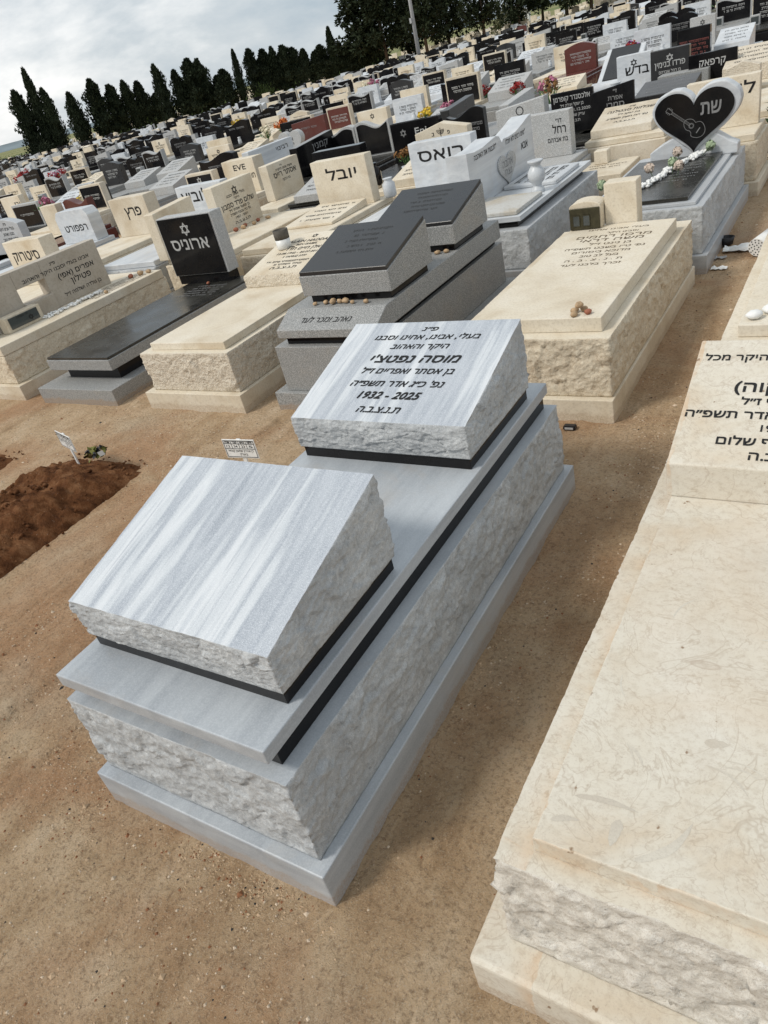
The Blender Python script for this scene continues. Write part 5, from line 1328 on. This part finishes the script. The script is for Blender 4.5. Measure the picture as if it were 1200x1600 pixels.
for i in range(60):
    a = rn.uniform(0, 6.3); rr = rn.uniform(0, .06); s_ = rn.uniform(.015, .03); c = Vector((rr*math.cos(a)*1.3, rr*math.sin(a), .03+rn.uniform(0, .035)))
    t1 = Vector((rn.gauss(0, 1), rn.gauss(0, 1), rn.gauss(0, .5))).normalized(); t2 = t1.orthogonal().normalized()
    bm.faces.new([bm.verts.new(c+q*s_) for q in (t1, t2*.6, -t1, -t2*.6)]).material_index = i % 2
o = obj('green_debris', bm, [m_plain('dried_moss', (.16, .16, .035), .8), MBP]); o.location = (-2.66, 1.55, .10); tag(o, 'clump of dried green moss on the end of the dug soil heap', 'moss')
def marker(x, y, w_, h, zb, lines, label, rz, lean=0):
    t = empty('marker_sign', (x, y, 0), label, 'sign', rz=rz); t.rotation_euler = (lean, 0, rz)
    bm = bmesh.new(); a_box(bm, -.012, .012, -.004, .004, -.08, zb+h, .001); obj('stake', bm, MPL, t)
    bm = bmesh.new(); a_box(bm, -w_/2, w_/2, -.009, -.0045, zb, zb+h, .001); p = obj('plate', bm, MPL, t)
    T = Text((0, -.009, 0), (1, 0, 0), (0, 0, 1), .0008)
    m = .007; a, b = -w_/2+m, w_/2-m; top = zb+h-m; r1 = top-h*.16; r2 = top-h*.42; bt = zb+m
    T.ribbon([(a, bt), (b, bt), (b, top), (a, top)], .0035, True); T.ribbon([(a, r1), (b, r1)], .003); T.ribbon([(a, r2), (b, r2)], .003)
    for k in (1, 2, 3): T.ribbon([(a+(b-a)*k/4, r2), (a+(b-a)*k/4, top)], .0025)
    cw = (b-a)/4
    for k, s_ in enumerate(lines[0]): T.line(s_, a+cw*(k+.5), r1+h*.04, h*.085, cw*.62, 'C', 0, .05)
    for k, s_ in enumerate(lines[1]): T.line(s_, a+cw*(k+.5), r2+h*.06, h*.13, cw*.5, 'C', 0, .01)
    T.line(lines[2], 0, r2-h*.17, h*.11, w_*.78, 'C', 0, .0); T.line(lines[3], w_*.06, r2-h*.36, h*.11, w_*.24, 'C', 0, .0); T.done(MTX, p)
marker(-1.605, 1.65, .200, .105, .145, (('שורה', 'קבר', 'גוש', 'חלקה'), ('12', '34', '23', '5'), 'רן אהרון שמעון קוסאי', 'באולין'), 'white marker plate with a four-column table, behind the striped marble block', .08, 0)
marker(-2.895, 1.56, .220, .100, .155, (('שורה', 'קבר', 'גוש', 'חלקה'), ('12', '35', '23', '5'), 'יעקב לוי', 'ז״ל'), 'white marker plate on a stake stuck in the dug soil heap', -.27, 0)

# litter in the lane
o = wthing('plastic_pot', .30, 4.80, 'white plastic pot lying on its side with a perforated bottom, in the lane', 'pot')
bm = bmesh.new(); A = Vector((.29, 4.72, .062)); B = Vector((.36, 4.90, .066)); tube(bm, A, B, .056, 0, 24, .066); obj('pot_body', bm, MPL, o)
d = (A-B).normalized(); t1 = d.orthogonal().normalized(); t2 = d.cross(t1); bm = bmesh.new()
for rr, n_ in ((.015, 5), (.032, 9), (.047, 12)):
    for i in range(n_):
        a = 6.283*i/n_; c = A+d*.001+(t1*math.cos(a)+t2*math.sin(a))*rr
        bm.faces.new([bm.verts.new(c+(t1*math.cos(q)+t2*math.sin(q))*.0048) for q in [k*1.047 for k in range(6)]])
obj('drain_holes', bm, MBP, o)
o = wthing('plastic_cup', .06, 5.04, 'crumpled black plastic cup lying beside the heart grave', 'cup')
bm = bmesh.new(); lathe(bm, [(.030, 0), (.035, .005), (.048, .07), (.045, .07), (.03, .012)], .065, 5.04, .0, 14)
for v in bm.verts: v.co.x += .012*noise.noise(v.co*30); v.co.y += .014*noise.noise(v.co*24+Vector((4, 0, 0))); v.co.z *= .8
obj('cup_body', bm, MBP, o)
def scrap(x, y, s, mat, label, seed, name='paper_scrap', cat='litter'):
    bm = bmesh.new(); rn = random.Random(seed); G = []
    for j in range(7): G.append([bm.verts.new((x+s*(i/6-.5)*1.6, y+s*(j/6-.5)*.8, .006+.035*s*8*max(0, .25+noise.noise(Vector((i*.6, j*.6, seed)))))) for i in range(7)])
    for j in range(6):
        for i in range(6): bm.faces.new((G[j][i], G[j][i+1], G[j+1][i+1], G[j+1][i]))
    o = obj(name, bm, mat); o['label'] = label; o['category'] = cat
    sm = o.modifiers.new('thick', 'SOLIDIFY'); sm.thickness = .002; return o
scrap(.17, 4.90, .13, MPL, 'crumpled white paper between the black cup and the white pot', 2)
scrap(.10, 4.52, .06, MWH, 'small broken white flakes on the sand in front of the grey corner', 5)
scrap(.07, 4.74, .05, MCON, 'thin grey paper strip by the heart grave plinth', 9)
o = wthing('battery_pack', -.185, 2.362, 'small black box lying at the corner of the cream limestone grave', 'box')
bm = bmesh.new(); b = bmesh.new(); bmesh.ops.create_cube(b, size=1)
for v in b.verts: v.co = Vector((-.185+v.co.x*.058, 2.345+v.co.y*.032, .012+v.co.z*.022))
bmesh.ops.bevel(b, geom=list(b.edges), offset=.004, segments=2, affect='EDGES'); merge(bm, b, 0); obj('case', bm, MBP, o)
bm = bmesh.new(); a_box(bm, -.205, -.165, 2.327, 2.3285, .008, .018, .0); obj('contact_strip', bm, MCON, o)

# loose grit and small stones on the sand
rn = random.Random(99); verts, faces, mi = [], [], []
def grit(x, y, r, m):
    b = len(verts); q = [(1, 0, 0), (0, 1, 0), (-1, 0, 0), (0, -1, 0), (0, 0, .8), (0, 0, -.6)]; a = rn.uniform(0, 6.3)
    for (u, v, w_) in q:
        k = r*rn.uniform(.7, 1.3); verts.append((x+k*(u*math.cos(a)-v*math.sin(a)), y+k*(u*math.sin(a)+v*math.cos(a)), k*w_+hgt(x, y)+r*.15))
    for f in ((0, 1, 4), (1, 2, 4), (2, 3, 4), (3, 0, 4), (1, 0, 5), (2, 1, 5), (3, 2, 5), (0, 3, 5)): faces.append(tuple(b+i for i in f)); mi.append(m)
BL = [(-.83, .0, 0, 1.85), (.37, 1.3, -.03, 1.9), (-.84, .01, 2.41, 4.28), (-2.01, -1.16, 2.39, 4.28), (-3.11, -2.22, 2.33, 4.2), (-4.34, -3.44, 2.34, 4.26), (-5.6, -4.6, 2.36, 4.26), (.44, 1.3, 2.32, 4.2)]
n_ = 0
while n_ < 26000:
    x, y = rn.uniform(-4.4, 1.3), rn.uniform(-1.0, 2.5)
    if rn.random() < .18: x, y = rn.uniform(-.1, .5), rn.uniform(1.8, 6)
    w_ = noise.noise(Vector((x*1.6, y*1.6, 9)))+.45
    if -1.6 < x < -.8 and -.6 < y < .7: w_ += .45
    if rn.random() > w_*.8: continue
    if any(a < x < b and c < y < d for a, b, c, d in BL): continue
    r_ = rn.choice([.0018, .0024, .003, .003, .0038, .005]) if rn.random() < .988 else rn.uniform(.006, .011)
    grit(x, y, r_, rn.choices([0, 1, 2, 3], [7, 3, 1.2, .35])[0]); n_ += 1
for i in range(1500):      # crumbs of red earth banked against the plinths
    k = rn.random()
    if k < .5: x, y = rn.uniform(-.85, .02), -abs(rn.gauss(0, .035))-.004
    elif k < .65: x, y = rn.gauss(-.78, .12), rn.gauss(-.10, .06)
    elif k < .8: x, y = abs(rn.gauss(0, .02))+.004, rn.uniform(-.05, 1.9)
    else: x, y = .376-abs(rn.gauss(0, .02)), rn.uniform(-.1, 1.9)
    if any(a < x < b and c < y < d for a, b, c, d in BL): continue
    if noise.noise(Vector((x*5, y*5, 2))) < -.12: continue
    grit(x, y, rn.choice([.0015, .002, .003, .0045])*rn.uniform(.8, 1.2), rn.choices([0, 2, 3, 1], [6, 3, .2, 1])[0])
me = bpy.data.meshes.new('gravel'); me.from_pydata(verts, [], faces); me.update()
o = link('gravel', me, [m_plain('grit_tan', (.47, .34, .22), .9, .2), m_plain('grit_pale', (.58, .47, .35), .9, .2), m_plain('grit_rust', (.26, .12, .06), .9, .2), m_plain('grit_dark', (.05, .045, .04), .8, .2)])
me.polygons.foreach_set('material_index', mi); tag(o, 'loose sandy grit and tiny stones on the bare ground', 'gravel', kind='stuff')
settle()
